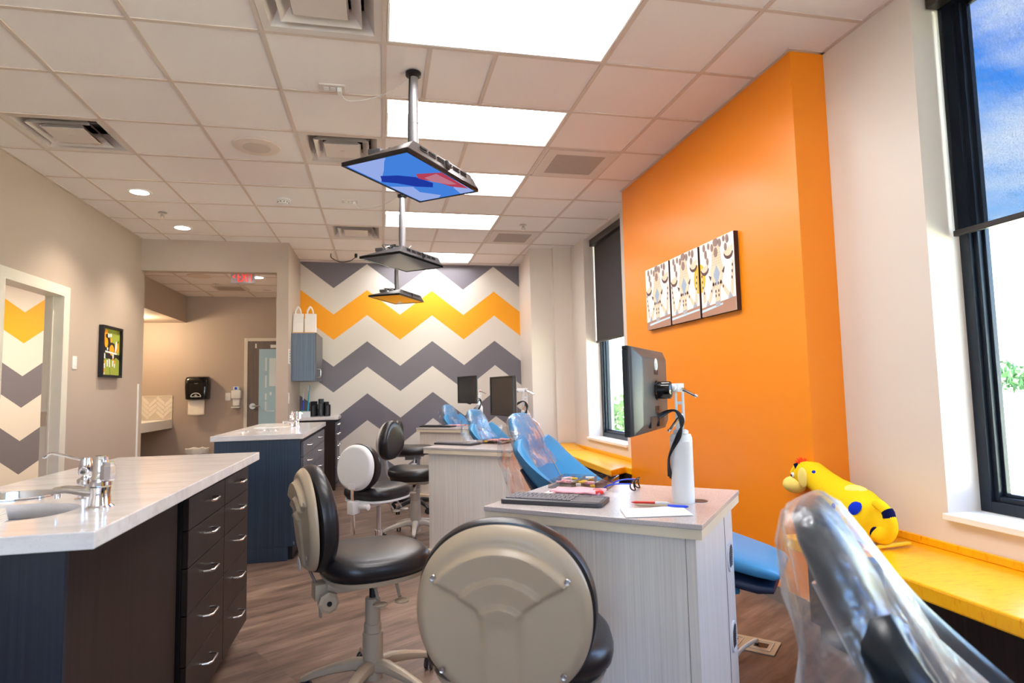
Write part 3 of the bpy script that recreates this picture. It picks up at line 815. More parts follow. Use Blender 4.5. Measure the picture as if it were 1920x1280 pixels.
MB().tube(spline([(0, 0, .14), (-.04, .02, .152), (-.085, .045, .166), (-.105, .057, .166), (-.125, .068, .152)], 6), .0055, 10).build('spout', 'chrome', t)
m = MB()
for i in range(7): m.box(-.075+i*.002, .075-i*.001, -.06, .06, .0005+i*.0045, .004+i*.0045)
o = m.build('paper_towels', 'towel', None, smooth=0); o.location = (-.975, 1.70, .945); o.rotation_euler = (0, 0, R(8)); tag(o, 'stack of folded white paper towels at edge of near sink', 'paper towels')

# island B
island_body('island_cabinet', 'dark island cabinet with painted blue daylight behind the near dark island', -1.225, -.62, 4.94, 4.982, 'wood_bluelit')
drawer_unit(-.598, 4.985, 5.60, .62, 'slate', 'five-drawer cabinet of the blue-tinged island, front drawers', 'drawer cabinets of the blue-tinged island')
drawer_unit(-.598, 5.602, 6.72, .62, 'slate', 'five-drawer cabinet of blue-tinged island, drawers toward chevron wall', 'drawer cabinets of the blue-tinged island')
countertop(-1.245, -.59, 4.90, 6.80, 'white quartz countertop on the blue-tinged middle island', [(-.98, 5.95, .17, .13)])
basin(-.98, 5.95, .17, .13, 'oval steel sink bowl in the middle island countertop')
faucet(-.775, 5.95, R(0), 'chrome faucet on countertop of the blue-tinged island')
t = thing('soap_dispenser', 'chrome pump soap dispenser on blue-tinged island behind faucet', 'soap dispenser', (-.86, 6.25, .945), R(-160))
MB().lathe([(.026, 0), (.026, .003), (.02, .006), (.0185, .05), (.023, .056), (.023, .072), (.016, .078)], seg=24).build('base', 'chrome', t)
MB().lathe([(.012, .078), (.018, .09), (.0215, .098), (.015, .13), (.012, .133)], seg=22).build('pump_head', 'chrome', t)
MB().tube(spline([(0, 0, .12), (-.05, .0, .125), (-.1, .0, .11)], 6), .0055, 10).build('spout', 'chrome', t)
m = MB()
for k in range(9):
    a = random.uniform(0, 6.28); c = Vector((random.uniform(-.16, .16), random.uniform(-.08, .08), .004))
    m.tube([c-Vector((math.cos(a), math.sin(a), 0))*.03, c, c+Vector((math.cos(a+.4), math.sin(a+.4), 0))*.03], .003, 6)
o = m.build('instrument_clips', 'chrome', None); o.location = (-.98, 5.40, .945); tag(o, 'scatter of small chrome clips on the middle island top', 'clips', None, 'stuff')

# corner cabinet C by the chevron wall
t = thing('corner_cabinet', 'dark base cabinet under small countertop against the chevron wall', 'cabinet', (-.84, 8.29, 0))
MB().box(-.262, .238, 0, .02, .0, .905).build('end_panel', ESP, t, smooth=0)
m = MB(); m.box(-.262, .235, .02, .488, .1, .9); m.box(-.262, .18, .02, .488, 0, .1); m.build('carcass', 'espresso_in', t, smooth=0)
for z1, z0 in ZD:
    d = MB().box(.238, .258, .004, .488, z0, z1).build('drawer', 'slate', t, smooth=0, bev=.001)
    for y in (.14, .36):
        hm = MB(); handle(hm, .258, y, (z0+z1)/2+.02, .09); hm.build('handle', 'nickel', d)
o = MB().box(-1.104, -.56, 8.255, 8.782, .905, .945).build('countertop', 'quartz', None, smooth=0, bev=.003); tag(o, 'small white countertop in the corner by the chevron wall', 'countertop')
# wall cabinet
t = thing('wall_cabinet', 'wall cabinet with painted-in blue daylight and maple top hung beside chevron wall', 'cabinet', (-.955, 7.96, 1.41))
MB().box(-.149, .128, 0, .79, 0, .595).build('carcass', 'wood_bluegraylit', t, smooth=0)
MB().box(-.149, .128, -.002, .79, .5955, .605).build('top_edge', 'maple', t, smooth=0)
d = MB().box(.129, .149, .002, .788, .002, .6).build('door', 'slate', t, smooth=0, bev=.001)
hm = MB(); hm.tube([(.149, .06, .035), (.19, .06, .04), (.196, .06, .055), (.196, .06, .125), (.19, .06, .14), (.149, .06, .145)], .006, 8); hm.build('handle', 'nickel', d)
def gift_bag(x, y, w, lb):
    t = thing('paper_gift_bag', lb, 'bag', (x, y, 2.016), 0, 'white bags on the wall cabinet')
    m = MB(); h = .245
    m.loft([[(-w, -.05, 0), (w, -.05, 0), (w, .05, 0), (-w, .05, 0)], [(-w*.98, -.05, h*.5), (w*.98, -.045, h*.5), (w*.98, .045, h*.5), (-w*.98, .05, h*.5)], [(-w, -.02, h), (w, -.025, h*.985), (w, .02, h*.985), (-w, .025, h)]], True, False)
    m.build('sack', 'foil', t, smooth=0)
    for s in (-1, 1):
        q = MB().tube(spline([(-w*.5, s*.02, h*.9), (-w*.6, s*.03, h+.03), (-w*.1, s*.04, h+.085), (w*.3, s*.03, h+.05), (w*.5, s*.02, h*.9)], 6), .007, 6); q.build('handle', 'foil', t)
gift_bag(-1.035, 8.08, .064, 'white paper bag on wall cabinet, next to the side wall')
gift_bag(-.888, 8.08, .066, 'white paper bag on wall cabinet, at the outer edge')
# items on corner countertop
t = thing('tissue_box', 'low white box at edge of the corner countertop', 'box', (-1.01, 8.33, .945), 0)
MB().box(-.09, .09, -.05, .05, .0, .075).build('carton', 'whitep', t, smooth=0, bev=.003)
MB().box(-.05, .03, -.03, .03, .075, .083).build('green_lid', 'green', t, smooth=0, bev=.003)
for i, (x, y, h, lb) in enumerate(((-.90, 8.62, .2, 'black plastic organizer on corner counter, leftmost of three'), (-.81, 8.64, .23, 'black plastic organizer on corner counter, middle of three'), (-.73, 8.62, .19, 'black plastic organizer on corner counter, rightmost of three'))):
    t = thing('desk_organizer', lb, 'organizer', (x, y, .945), R(10*i-8), 'black organizers on the corner counter')
    m = MB(); m.box(-.035, .035, -.06, .06, 0, .01); m.box(-.035, -.029, -.06, .06, .01, h); m.box(.029, .035, -.06, .06, .01, h*.8); m.box(-.029, .029, .054, .06, .01, h)
    m.build('tray', 'blackp', t, smooth=0, bev=.002)
    MB().box(-.02, .02, -.045, .03, .012, h*.72).build('insert', 'darkgray', t, smooth=0)
def giant_brush(loc, rot, mat, lb, s=1.0):
    t = thing('giant_toothbrush', lb, 'toothbrush', loc); t.rotation_euler = rot
    m = MB(); rg = []
    for x, w, h in ((-.2, .002, .002), (-.195, .014, .008), (-.1, .016, .009), (-.02, .011, .008), (.03, .013, .008), (.1, .009, .007), (.13, .008, .006), (.205, .015, .006), (.21, .003, .002)):
        rg.append([(x*s, a*w*s, b*h*s) for a, b in sup(14, 2.4)])
    m.loft(rg); m.build('handle', mat, t)
    b = MB()
    for i in range(8):
        for j in range(3): b.cyl(((.14+i*.0085)*s, (-.009+j*.009)*s, 0), .0035*s, .004*s, .022*s, 7)
    b.build('bristles', 'whitep', t); return t
giant_brush((-.96, 8.5, 1.15), (0, R(-86), R(20)), 'cyan', 'tall cyan demonstration toothbrush standing on corner counter')
t = thing('dental_mirror', 'tall thin white-handled instrument standing beside cyan toothbrush', 'instrument', (-1.03, 8.45, .946))
m = MB(); m.tube([(0, 0, 0), (.012, .0, .3)], .006, 8); m.tube(spline([(.012, 0, .3), (.015, 0, .36), (.03, 0, .34)], 5), .003, 6); m.build('handle', 'whitep', t)
MB().tube([(.003, -.001, .06), (.009, -.001, .22)], .008, 8).build('grip', 'blueink', t)

# ------------------------------------------------------------------ wall things
def plate(name, c, size, axis, label, rockers, mat='whitep'):
    t = thing(name, label, 'wall plate', c)
    w, h = size
    def bx(m, a0, a1, z0, z1, d0, d1):
        if axis == 'X': m.box(d0, d1, a0, a1, z0, z1)
        else: m.box(a0, a1, -d1, -d0, z0, z1)
        return m
    bx(MB(), -w/2, w/2, -h/2, h/2, 0, .006).build('plate', mat, t, smooth=0, bev=.0015)
    m = MB()
    for a, z, ww, hh in rockers: bx(m, a-ww/2, a+ww/2, z-hh/2, z+hh/2, .006, .011)
    m.build('rocker', mat, t, smooth=0, bev=.001)
    return t
plate('light_switch', (XL, 6.223, 1.572), (.076, .118), 'X', 'white rocker light switch between left doorway and cow picture', [(0, 0, .034, .066)])
plate('light_switch', (-2.343, 10.2, 1.23), (.074, .12), 'Y', 'white light switch on hall wall beside sanitizer dispenser', [(0, 0, .012, .026)])
t = plate('light_switch', (-1.106, 7.765, 1.2), (.05, .13), 'X', 'narrow white switch plate on wall edge below call panel', [(0, 0, .02, .06)])
t = thing('call_panel', 'slim white panel with red and gray buttons on wall edge', 'wall panel', (-1.1055, 7.755, 1.7))
MB().box(0, .012, -.035, .035, -.09, .09).build('plate', 'whitep', t, smooth=0, bev=.002)
m = MB()
for k in range(5): m.box(.0125, .016, -.012, .012, -.07+k*.032, -.052+k*.032)
m.build('buttons', 'darkgray', t, smooth=0)
MB().box(.0125, .017, -.015, .015, .06, .075).build('red_button', 'red', t, smooth=0)
o = MB().box(XL-.0, XL+.014, 7.69, 7.712, 0, 1.4).build('corner_guard', 'graymetal', None, smooth=0, bev=.003)
o.data.materials[0] = M['trimw']; tag(o, 'pale metal corner guard on the edge of hall opening', 'corner guard')

# framed cow-like picture on the left wall (flat shapes on a panel)
t = thing('framed_picture', 'black-framed green picture of a spotted animal on left wall', 'picture', (XL, 6.925, 1.712))
w, h = .232, .258
m = MB()
for a in ((-w, w, -h, -h+.024), (-w, w, h-.024, h), (-w, -w+.024, -h+.024, h-.024), (w-.024, w, -h+.024, h-.024)): m.box(.001, .045, a[0], a[1], a[2], a[3])
m.build('frame', 'framebk', t, smooth=0, bev=.002)
MB().box(.002, .02, -w+.023, w-.023, -h+.023, h-.023).build('artwork', 'artgreen', t, smooth=0)
def art_x(layer, mat, polys, nm='painted_pattern', X=.02):
    for p in polys: MB().loft([[(X+layer*.0006, a, b) for a, b in p], [(X+layer*.0006+.0005, a, b) for a, b in p]]).build(nm, mat, t, smooth=0)
def ell(cx, cy, rx, ry, n=18): return [(cx+rx*math.cos(2*PI*k/n), cy+ry*math.sin(2*PI*k/n)) for k in range(n)]
art_x(1, 'artblack', [[(-.2, .2), (-.12, .215), (-.06, .16), (.02, .1), (.08, .09), (.1, .03), (.06, -.02), (-.1, -.02), (-.2, .0)], [(-.205, -.02), (.205, -.02), (.205, -.075), (.12, -.05), (.08, -.075), (-.205, -.065)],
   [(.15, .06), (.165, .12), (.185, .13), (.18, .08)]])
art_x(2, 'artorange', [ell(-.165, .15, .04, .065), ell(-.11, .09, .04, .05), ell(-.11, .2, .03, .025), ell(.02, .02, .055, .055), ell(.0, .12, .02, .025), ell(-.17, .05, .015, .02), [(.12, .1), (.17, .1), (.19, .02), (.14, .0)],
   [(-.15, -.09), (-.12, -.09), (-.12, -.12), (-.15, -.12)], [(-.16, -.17), (-.13, -.17), (-.13, -.21), (-.16, -.21)], [(.04, -.06), (.07, -.06), (.07, -.085), (.04, -.085)], [(.08, -.085), (.11, -.085), (.11, -.115), (.08, -.115)]])
art_x(3, 'artwhite', [ell(-.06, .165, .02, .022), ell(-.01, .17, .018, .02), ell(-.18, .085, .014, .016), ell(-.08, .03, .014, .016), [(-.13, .01), (.14, -.005), (.14, -.02), (-.13, -.008)], [(.11, .11), (.13, .12), (.14, .05), (.1, -.01), (.09, .02)],
   [(-.16, -.02), (-.13, -.02), (-.125, -.07), (-.15, -.07)], [(-.155, -.12), (-.13, -.12), (-.13, -.17), (-.155, -.17)], [(-.16, -.21), (-.135, -.21), (-.135, -.232), (-.16, -.232)], [(-.095, -.085), (-.07, -.085), (-.065, -.15), (-.085, -.15)], [(-.05, -.07), (-.025, -.07), (-.015, -.155), (-.035, -.155)],
   [(.03, -.02), (.07, -.02), (.07, -.06), (.04, -.06)], [(.04, -.085), (.065, -.085), (.06, -.145), (.04, -.145)], [(.085, -.115), (.105, -.115), (.1, -.155), (.08, -.155)]])
art_x(2, 'artblack', [[(-.15, -.1), (-.148, -.1), (-.13, -.22), (-.132, -.22)], [(-.02, -.16), (-.016, -.16), (.002, -.235), (-.004, -.235)]])

# three giraffe canvases on the orange wall
def canvas(yc, label, sun, variant):
    global t
    t = thing('giraffe_canvas', label, 'picture', (ORX0, yc, 1.966), 0, 'giraffe canvases on the orange wall')
    w, h = .212, .253
    MB().box(-.032, 0, -w, w, -h, h).build('stretcher', 'canvasedge', t, smooth=0)
    MB().box(-.034, -.032, -w+.001, w-.001, -h, h).build('canvas', 'canvasw', t, smooth=0)
    L = lambda l, mat, polys: art_c(l, mat, polys)
    def art_c(layer, mat, polys):
        for p in polys:
            m = MB(); q = []
            for a, b in p:
                a = max(-w+.002, min(w-.002, a)); b = max(-h+.001, min(h-.001, b)); q.append((-a, b))
            m.loft([[(-.034-layer*.0005, a, b) for a, b in q], [(-.034-layer*.0005-.0004, a, b) for a, b in q]])
            m.build('painted_pattern', mat, t, smooth=0)
    # u to the right as seen, v up
    if sun: art_c(1, 'artyellow', [ell(sun, .02, .062, .1, 24)])
    art_c(1, 'artbrown', [[(-w, -.19), (w, -.165), (w, -h), (-w, -h)]])
    art_c(2, 'artsky', [[(-w+.06 if variant == 0 else -w, -.205), (w if variant < 2 else .06, -.185), (w if variant < 2 else .06, -.198), (-w+.06 if variant == 0 else -w, -.222)]])
    body = [(-.045, .2), (.045, .2), (.06, .1), (.085, .04), (.06, -.03), (.035, -.08), (.03, -.19), (-.03, -.19), (-.035, -.08), (-.06, -.03), (-.085, .04), (-.055, .1)]
    legs = [[(-.045, -.03), (-.03, -.05), (-.1, -.17), (-.13, -.165)], [(.045, -.03), (.03, -.05), (.13, -.16), (.16, -.15)], [(-.2, .06), (-.19, .06), (-.15, -.15), (-.18, -.16)], [(.19, .08), (.2, .06), (.18, -.14), (.15, -.15)]]
    art_c(3, 'artpeach', [body]+legs+[[(-.2, .08), (-.1, .11), (-.13, .05), (-.18, .045)], [(.09, .14), (.2, .17), (.17, .1), (.12, .095)]])
    art_c(4, 'artblue', [[(0, .075), (.04, .015), (0, -.07), (-.04, .015)]])
    sp = [ell(0, .16, .024, .034), ell(0, .23, .03, .03), ell(-.045, .2, .017, .027), ell(.05, .215, .017, .027), ell(-.13, .17, .015, .03), ell(-.11, .12, .014, .024), ell(.14, .22, .017, .028), ell(.12, .17, .016, .026),
          ell(-.15, .22, .015, .026), ell(-.09, .22, .014, .022), ell(.1, .23, .014, .02)]
    art_c(5, 'artspot', sp)
    arcs = []
    for cx, cy in ((-.15, .08), (.15, .135)):
        arcs.append([(cx+.055*math.cos(R(a)), cy+.05*math.sin(R(a))) for a in range(190, 351, 16)]+[(cx+.045*math.cos(R(a)), cy+.03*math.sin(R(a))) for a in range(350, 189, -16)])
    dots = [ell(x, y, .007, .011, 10) for x, y in ((-.018, -.05), (.018, -.05), (-.018, -.1), (.018, -.1), (-.018, -.13), (.018, -.13), (-.05, -.05), (-.07, -.09), (.055, -.05), (.075, -.08), (-.19, .03), (-.185, -.01), (-.18, -.05), (-.165, -.09), (.19, .04), (.185, 0), (.18, -.04))]
    art_c(5, 'artspotd', arcs+dots+[[(-.1, .02), (-.065, .005), (-.08, -.02)], [(.1, .05), (.065, .02), (.085, .005)]])
    art_c(5, 'artgray', [[(-.03, -.17), (.03, -.165), (.025, -.195), (-.025, -.2)], [(-.15, -.19), (-.125, -.14), (-.1, -.185)], [(.12, -.175), (.15, -.125), (.18, -.165)]])
    m = MB()
    for i in range(6):
        for j in range(5):
            a = -.045+i*.018+(j % 2)*.009; b = .08+j*.018
            m.loft([[(-.0365, -p, q) for p, q in ell(a, b, .0022, .003, 6)], [(-.037, -p, q) for p, q in ell(a, b, .0022, .003, 6)]])
    m.build('dot_pattern', 'artspot', t, smooth=0)
canvas(4.545, 'giraffe canvas farthest along the orange wall, no sun on it', 0, 0)
canvas(4.094, 'middle giraffe canvas with part of yellow sun at its right', .21, 1)
canvas(3.642, 'largest-looking giraffe canvas nearest the camera, yellow sun at left', -.21, 2)
# ------------------------------------------------------------------ delivery desks
ZT = .83
def desk(x, y, rz, label):
    """origin on the floor under the near-left corner of the top; local x along the front, y toward the back"""
    t = thing('rolling_desk', label, 'desk', (x, y, 0), rz, 'bleached-wood rolling desks')
    W, D = .76, .675
    m = MB(); m.box(0, W, 0, D, ZT-.016, ZT); m.build('desktop', 'desktop', t, smooth=0, bev=.002)
    MB().box(.003, W-.003, .003, D-.003, ZT-.046, ZT-.0165).build('edge_band', 'deskband', t, smooth=0)
    MB().box(.03, W-.06, .03, .05, .085, ZT-.047).build('front_panel', 'deskwood', t, smooth=0)
    MB().box(.03, .05, .051, D-.03, .085, ZT-.047).build('left_panel', 'deskwood', t, smooth=0)
    sp = MB().box(W-.058, W-.028, .03, D-.03, .085, ZT-.047).build('right_panel', 'deskwood', t, smooth=0)
    MB().box(W-.0277, W-.0265, D-.19, D-.188, .09, ZT-.05).build('panel_seam', 'darkgray', sp, smooth=0)
    MB().box(.05, W-.06, D-.05, D-.03, .085, ZT-.047).build('back_panel', 'deskwood', t, smooth=0)
    for z in (.60, .31):
        g = MB(); mt = Matrix.Translation((W-.028, D-.11, z))
        pts = sup(32, 2.0, .05, .055)
        g.loft([[mt @ Vector((.0, a, b)) for a, b in pts], [mt @ Vector((.006, a, b)) for a, b in pts], [mt @ Vector((.006, a*.82, b*.82)) for a, b in pts], [mt @ Vector((.002, a*.8, b*.8)) for a, b in pts]])
        v = g.build('vent_grommet', 'whitep', t)
        s = MB()
        for k in range(9): s.box(W-.0262, W-.0225, D-.14, D-.08, z-.036+k*.0085, z-.032+k*.0085)
        s.build('vent_slots', 'darkgray', v, smooth=0)
    m = MB(); m.box(.012, W-.02, .012, D-.015, .055, .085); m.build('base_plate', 'deskband', t, smooth=0, bev=.003)
    for a, b in ((.06, .06), (W-.07, .06), (.06, D-.07), (W-.07, D-.07)):
        c = MB(); c.cyl((a, 0, .026), .026, b-.01, b+.01, 16, axis='Y') if False else c.lathe([(.018, -.011), (.026, -.008), (.026, .008), (.018, .011)], (a, b, .026), 18, 'Y')
        c.box(a-.018, a+.018, b-.018, b+.018, .045, .055); c.build('caster', 'rubber', t)
    g = MB().lathe([(.03, .0005), (.03, .002), (.024, .0025), (.02, .001)], (W-.09, .38, ZT), 22); g.build('cable_grommet', 'bronze', t)
    return t
DK = [(.350, 2.187, R(-41)), (.292, 4.636, R(-42)), (.374, 7.13, R(-40))]
desk(*DK[0], 'pale wood desk nearest camera, beside the foreground stool')
desk(*DK[1], 'pale wood desk second from the camera, behind the nearest desk')
desk(*DK[2], 'pale wood desk farthest away, near the chevron wall')

def monitor(x, y, z, rz, label, sc=1.0):
    t = thing('computer_monitor', label, 'monitor', (x, y, z), rz, 'monitors on desk posts'); t.scale = (sc, sc, sc)
    w, h = .23, .145
    m = MB()
    for a in ((-w, w, -h, -h+.014), (-w, w, h-.012, h), (-w, -w+.012, -h+.014, h-.012), (w-.012, w, -h+.014, h-.012)): m.box(a[0], a[1], -.016, .004, a[2], a[3])
    m.build('bezel', 'blackp', t, smooth=0, bev=.002)
    MB().box(-w+.011, w-.011, -.011, -.004, -h+.013, h-.011).build('screen', 'screen_off', t, smooth=0)
    b = MB()
    q = lambda k, j, y: [(-w*k, y, -h*j), (w*k, y, -h*j), (w*k, y, h*j), (-w*k, y, h*j)]
    b.loft([q(1, 1, .004), q(.985, .975, .014), q(.8, .78, .034), q(.72, .7, .038)])
    b.build('back_cover', 'darkgray', t, smooth=25, bev=.003)
    # round emblem with a slanted letter on the back
    e = MB(); e.lathe([(.02, .0385), (.0225, .0395), (.0225, .0385)], (0, 0, .088), 28, 'Y'); e.build('emblem_ring', 'label', t)
    text_mesh('emblem_letters', 'DELL', .015, 'label', Matrix.Translation((0, .0392, .088)) @ Matrix.Rotation(PI, 4, 'Z') @ Matrix.Rotation(PI/2, 4, 'X'), .0004, t)
    v = MB()
    for s in (-1, 1):
        for k in range(4): v.box(-.03+k*.016, -.02+k*.016, .0382, .0395, s*.062-.008, s*.062+.008)
    v.build('mount_slots', 'blackp', t, smooth=0)
    v = MB().box(-.1, -.02, .03, .0392, -.125, -.088); v.box(.02, .1, .03, .0392, -.125, -.088); v.build('port_recess', 'blackp', t, smooth=0)
    MB().lathe([(.034, .038), (.034, .042), (.03, .046), (.03, .085), (.024, .09), (.008, .092)], (0, 0, 0), 28, 'Y').build('mount_hub', 'blackgloss', t)
    return t
def post(x, y, rz, zb, label, arm=0.0):
    """white cable post; local +x points at the monitor"""
    t = thing('monitor_post', label, 'monitor stand', (x, y, zb), rz, 'white monitor posts on the desks')
    MB().lathe([(.039, .0), (.039, .212), (.040, .214), (.039, .216), (.039, .226), (.034, .239), (.022, .242)], seg=32).build('cylinder', 'whitep', t)
    m = MB(); m.lathe([(.027, .242), (.027, .25), (.02, .256)], seg=24); m.box(-.012, .016, -.017, .017, .254, .31); m.build('neck', 'whitep', t, bev=.002)
    for s in (-1, 1):
        b = MB(); P = []
        o = [(-.014, .285), (.014, .285), (.014, .41), (.006, .424), (-.008, .424), (-.014, .412)]
        # bracket plate with two slots: four bars
        y0, y1 = (s*.02-.0035, s*.02+.0035)
        for a in ((-.016, -.008, .285, .42), (.008, .016, .285, .42), (-.008, .008, .285, .312), (-.008, .008, .345, .355), (-.008, .008, .395, .42)): b.box(a[0], a[1], y0, y1, a[2], a[3])
        b.build('bracket_arm', 'whitep', t, smooth=0, bev=.0015)
    m = MB(); m.box(-.012, .055, -.0155, .0155, .39, .42); m.lathe([(.006, .055), (.006, .065), (.011, .067), (.013, .073), (.011, .079), (.005, .082)], (0, 0, .407), 16, 'X'); m.xform(Matrix.Rotation(arm, 4, 'Z')); m.build('ball_arm', 'whitep', t, bev=.002)
    for z, d in ((.405, (-.055, .03, -.03)), (.305, (.04, .02, -.05))):
        m = MB(); m.lathe([(.009, .024), (.009, .03)], (0, 0, z), 12, 'Y'); p = Vector((0, .03, z)); dd = Vector(d)
        m.tube([p, p+dd*.25, p+dd], [.005, .006, .0045], 8); m.ball(p+dd, .0065, 8, 6); m.build('clamp_lever', 'chrome', t)
    for k in range(3):
        c = MB(); o = .006*k
        c.tube(spline([(.16, .02+o, .285-o), (.12, .03+o, .265), (.07, .035, .30+o), (.02, .035+o, .325), (-.01+o, .04, .29), (.015-o, .045, .235), (.044, .02+o, .16), (.048-o, .0, .09-o)], 7), .0042, 7)
        c.build('cable', 'blackp', t)
    return t
# (monitor centre, facing; post stands behind it)
monitor(.918, 2.037, 1.228, R(-128.2), 'monitor on nearest desk seen from behind, round emblem showing', 1.02)
post(1.045, 2.035, R(155), ZT+.0005, 'white post on nearest desk carrying the monitor before orange wall', R(72))
monitor(.865, 4.42, 1.197, R(-79.6), 'monitor second from the camera, dark screen turned sideways')
post(1.03, 4.425, math.atan2(-.01, -.16), ZT+.0005, 'white monitor post on second desk, half hidden behind headrest')
monitor(.93, 6.80, 1.2537, R(-73.4), 'small farthest monitor with dark screen before chevron wall', 1.05)
post(1.065, 6.84, math.atan2(-.04, -.15), ZT+.0005, 'white monitor post farthest away, black cable looped beside it')

def keyboard(x, y, rz, L, label, dark=False):
    t = thing('keyboard', label, 'keyboard', (x, y, ZT+.0005), rz, 'keyboards on the desks')
    D = .15
    m = MB(); m.prism(rrect(L, D, .018), 0, .016); m.build('case', 'blackp' if dark else 'kb', t, smooth=30, bev=.003)
    k = MB(); n = 14; kw = (L*.66)/n
    for r in range(5):
        for c in range(n):
            x0 = -L/2+.012+c*kw+(r % 2)*.004
            if r == 4 and 4 <= c <= 8: continue
            k.box(x0+.0012, x0+kw-.0012, D/2-.026-r*.024, D/2-.006-r*.024, .0155, .0195)
    x0 = -L/2+.012+4*kw; k.box(x0, x0+5*kw, -D/2+.028, -D/2+.047, .0155, .0195)
    k.build('keys', 'blackgloss' if dark else 'key', t, smooth=0)
    MB().box(L*.19, L/2-.012, -D/2+.012, D/2-.035, .0155, .0172).build('touchpad', 'kbpad' if not dark else 'blackp', t, smooth=0)
    m = MB()
    for a in range(2): m.box(L*.2+a*.055, L*.2+.045+a*.055, D/2-.028, D/2-.012, .0155, .0175)
    m.build('media_keys', 'key' if not dark else 'blackp', t, smooth=0)
    return t
keyboard(.612, 2.178, R(-33), .375, 'charcoal keyboard with touchpad on the nearest desk')
keyboard(.565, 4.75, R(-44), .36, 'gray keyboard on the second desk')
keyboard(.625, 7.16, R(-36), .42, 'long black keyboard on the farthest desk', True)
# clear kit box with small parts
def kit_box(x, y, rz, sx, sy, label, seed):
    t = thing('parts_tray', label, 'tray', (x, y, ZT+.0008), rz, 'clear parts trays on desks')
    m = MB(); h = .03
    for a in ((-sx, sx, -sy, -sy+.003), (-sx, sx, sy-.003, sy), (-sx, -sx+.003, -sy+.003, sy-.003), (sx-.003, sx, -sy+.003, sy-.003)): m.box(a[0], a[1], a[2], a[3], .001, h)
    m.box(-sx, sx, -sy, sy, .0, .002)
    for k in range(1, 5): m.box(-sx+2*sx*k/5-.001, -sx+2*sx*k/5+.001, -sy+.003, sy-.003, .002, h-.004)
    m.box(-sx, sx, -.001, .001, .002, h-.004)
    m.build('case', 'clearbox', t, smooth=0)
    rnd = random.Random(seed); cs, sn = math.cos(rz), math.sin(rz)
    for nm, mt, n in (('yellow', 'yellowp', 5), ('pink', 'pink', 4), ('white', 'whitep', 5)):
        for _ in range(n):
            px, py = rnd.uniform(-sx+.03, sx-.03), rnd.uniform(-sy+.025, sy-.025)
            q = MB().cbox((0, 0, .006), (rnd.uniform(.018, .05), rnd.uniform(.006, .018), rnd.uniform(.006, .011)), rz+rnd.uniform(-.6, .6), .001).build('orthodontic_bit', mt, None, smooth=0)
            q.location = (x+px*cs-py*sn, y+px*sn+py*cs, ZT+.0035+rnd.uniform(0, .012)); tag(q, 'small %s bit lying in the %s' % (nm, label[:label.index(' tray')]+' tray'+(' on nearest desk' if 'nearest' in label else ' on second desk')), 'small part', nm+' bits in tray '+('on nearest desk' if seed == 1 else 'on second desk'))
    return t
kit_box(.838, 2.515, R(-34), .125, .115, 'clear parts tray with yellow and pink bits on nearest desk', 1)
kit_box(.86, 4.72, R(-42), .12, .09, 'clear parts tray on the second desk behind its keyboard', 2)
def pouch(x, y, rz, label):
    t = thing('folded_pouch', label, 'pouch', (x, y, ZT+.001), rz)
    m = MB(); m.grid(lambda u, v: ((u-.5)*.2, (v-.5)*.11, .014+.005*math.sin(u*9)*math.sin(v*6)+.006*noise.noise((u*5, v*5, 3))), 16, 10)
    m.build('fabric', 'pink', t, solid=.005)
    MB().cbox((.085, -.02, .016), (.03, .07, .012), .4, .003).build('red_clip', 'red', t)
    MB().cbox((-.085, .0, .014), (.02, .03, .008), -.5, .003).build('pink_tab', 'red', t)
    return t
o = MB().grid(lambda u, v: ((u-.5)*.22, (v-.5)*.15, .001+.0015*math.sin(u*7+v*3)), 10, 8).build('paper_sheet', 'paper', None, solid=.0006); o.location = (.735, 2.335, ZT+.0015); o.rotation_euler = (0, 0, R(-34)); tag(o, 'white paper under pink pouch behind the near keyboard', 'paper')
pouch(.745, 2.315, R(-34), 'crumpled pink pouch with red clip behind the near keyboard')
pouch(.93, 4.87, R(-20), 'pink and red pouch on the second desk').location.z = ZT+.001
pouch(.86, 7.17, R(-20), 'tiny pink pouch beside the black keyboard, farthest desk')
o = MB().grid(lambda u, v: ((u-.5)*.215, (v-.5)*.14+.02*(u-.5), .001+.003*max(0, math.sin(u*8-v*4))*v), 14, 8).build('paper_sheet', 'paper', None, solid=.0006); o.location = (.872, 1.895, ZT+.0015); o.rotation_euler = (0, 0, R(-14)); tag(o, 'creased blank white paper before the pens on nearest desk', 'paper')
def pen(x0, y0, x1, y1, z, body, capm, label):
    L = math.hypot(x1-x0, y1-y0)
    t = thing('pen', label, 'pen', (x0, y0, z), math.atan2(y1-y0, x1-x0), 'pens on the nearest desk')
    MB().lathe([(.001, 0), (.003, .008), (.0045, .014), (.0045, L*.62)], (0, 0, 0), 12, 'X').build('barrel', body, t)
    MB().lathe([(.0052, L*.62), (.0056, L*.68), (.005, L-.012), (.0025, L)], (0, 0, 0), 12, 'X').build('cap', capm, t)
pen(.858, 2.062, .975, 2.0, ZT+.006, 'red', 'whitep', 'red pen lying before the white monitor post')
pen(.85, 2.015, 1.005, 1.925, ZT+.006, 'beigep', 'blueink', 'blue-capped pen lying nearest to the creased paper')
# dark safety glasses
t = thing('protective_glasses', 'dark blue protective glasses folded on the nearest desk', 'glasses', (1.0, 2.335, ZT+.0015), R(52))
for s in (-1, 1):
    m = MB(); m.tube([(s*.034+.028*a, .012*abs(a)**2, .022+.02*b) for a, b in sup(20, 2.6)]+[(s*.034+.028, .012, .022)], .003, 6); m.build('rim', 'blackgloss', t)
    m = MB(); m.tube(spline([(s*.064, .01, .03), (s*.066, .06, .028), (s*.06, .1, .02), (s*.056, .125, .004)], 5), .003, 6); m.build('temple', 'blueink', t)
MB().tube([(-.008, 0, .028), (0, -.003, .032), (.008, 0, .028)], .003, 6).build('bridge', 'blackgloss', t)

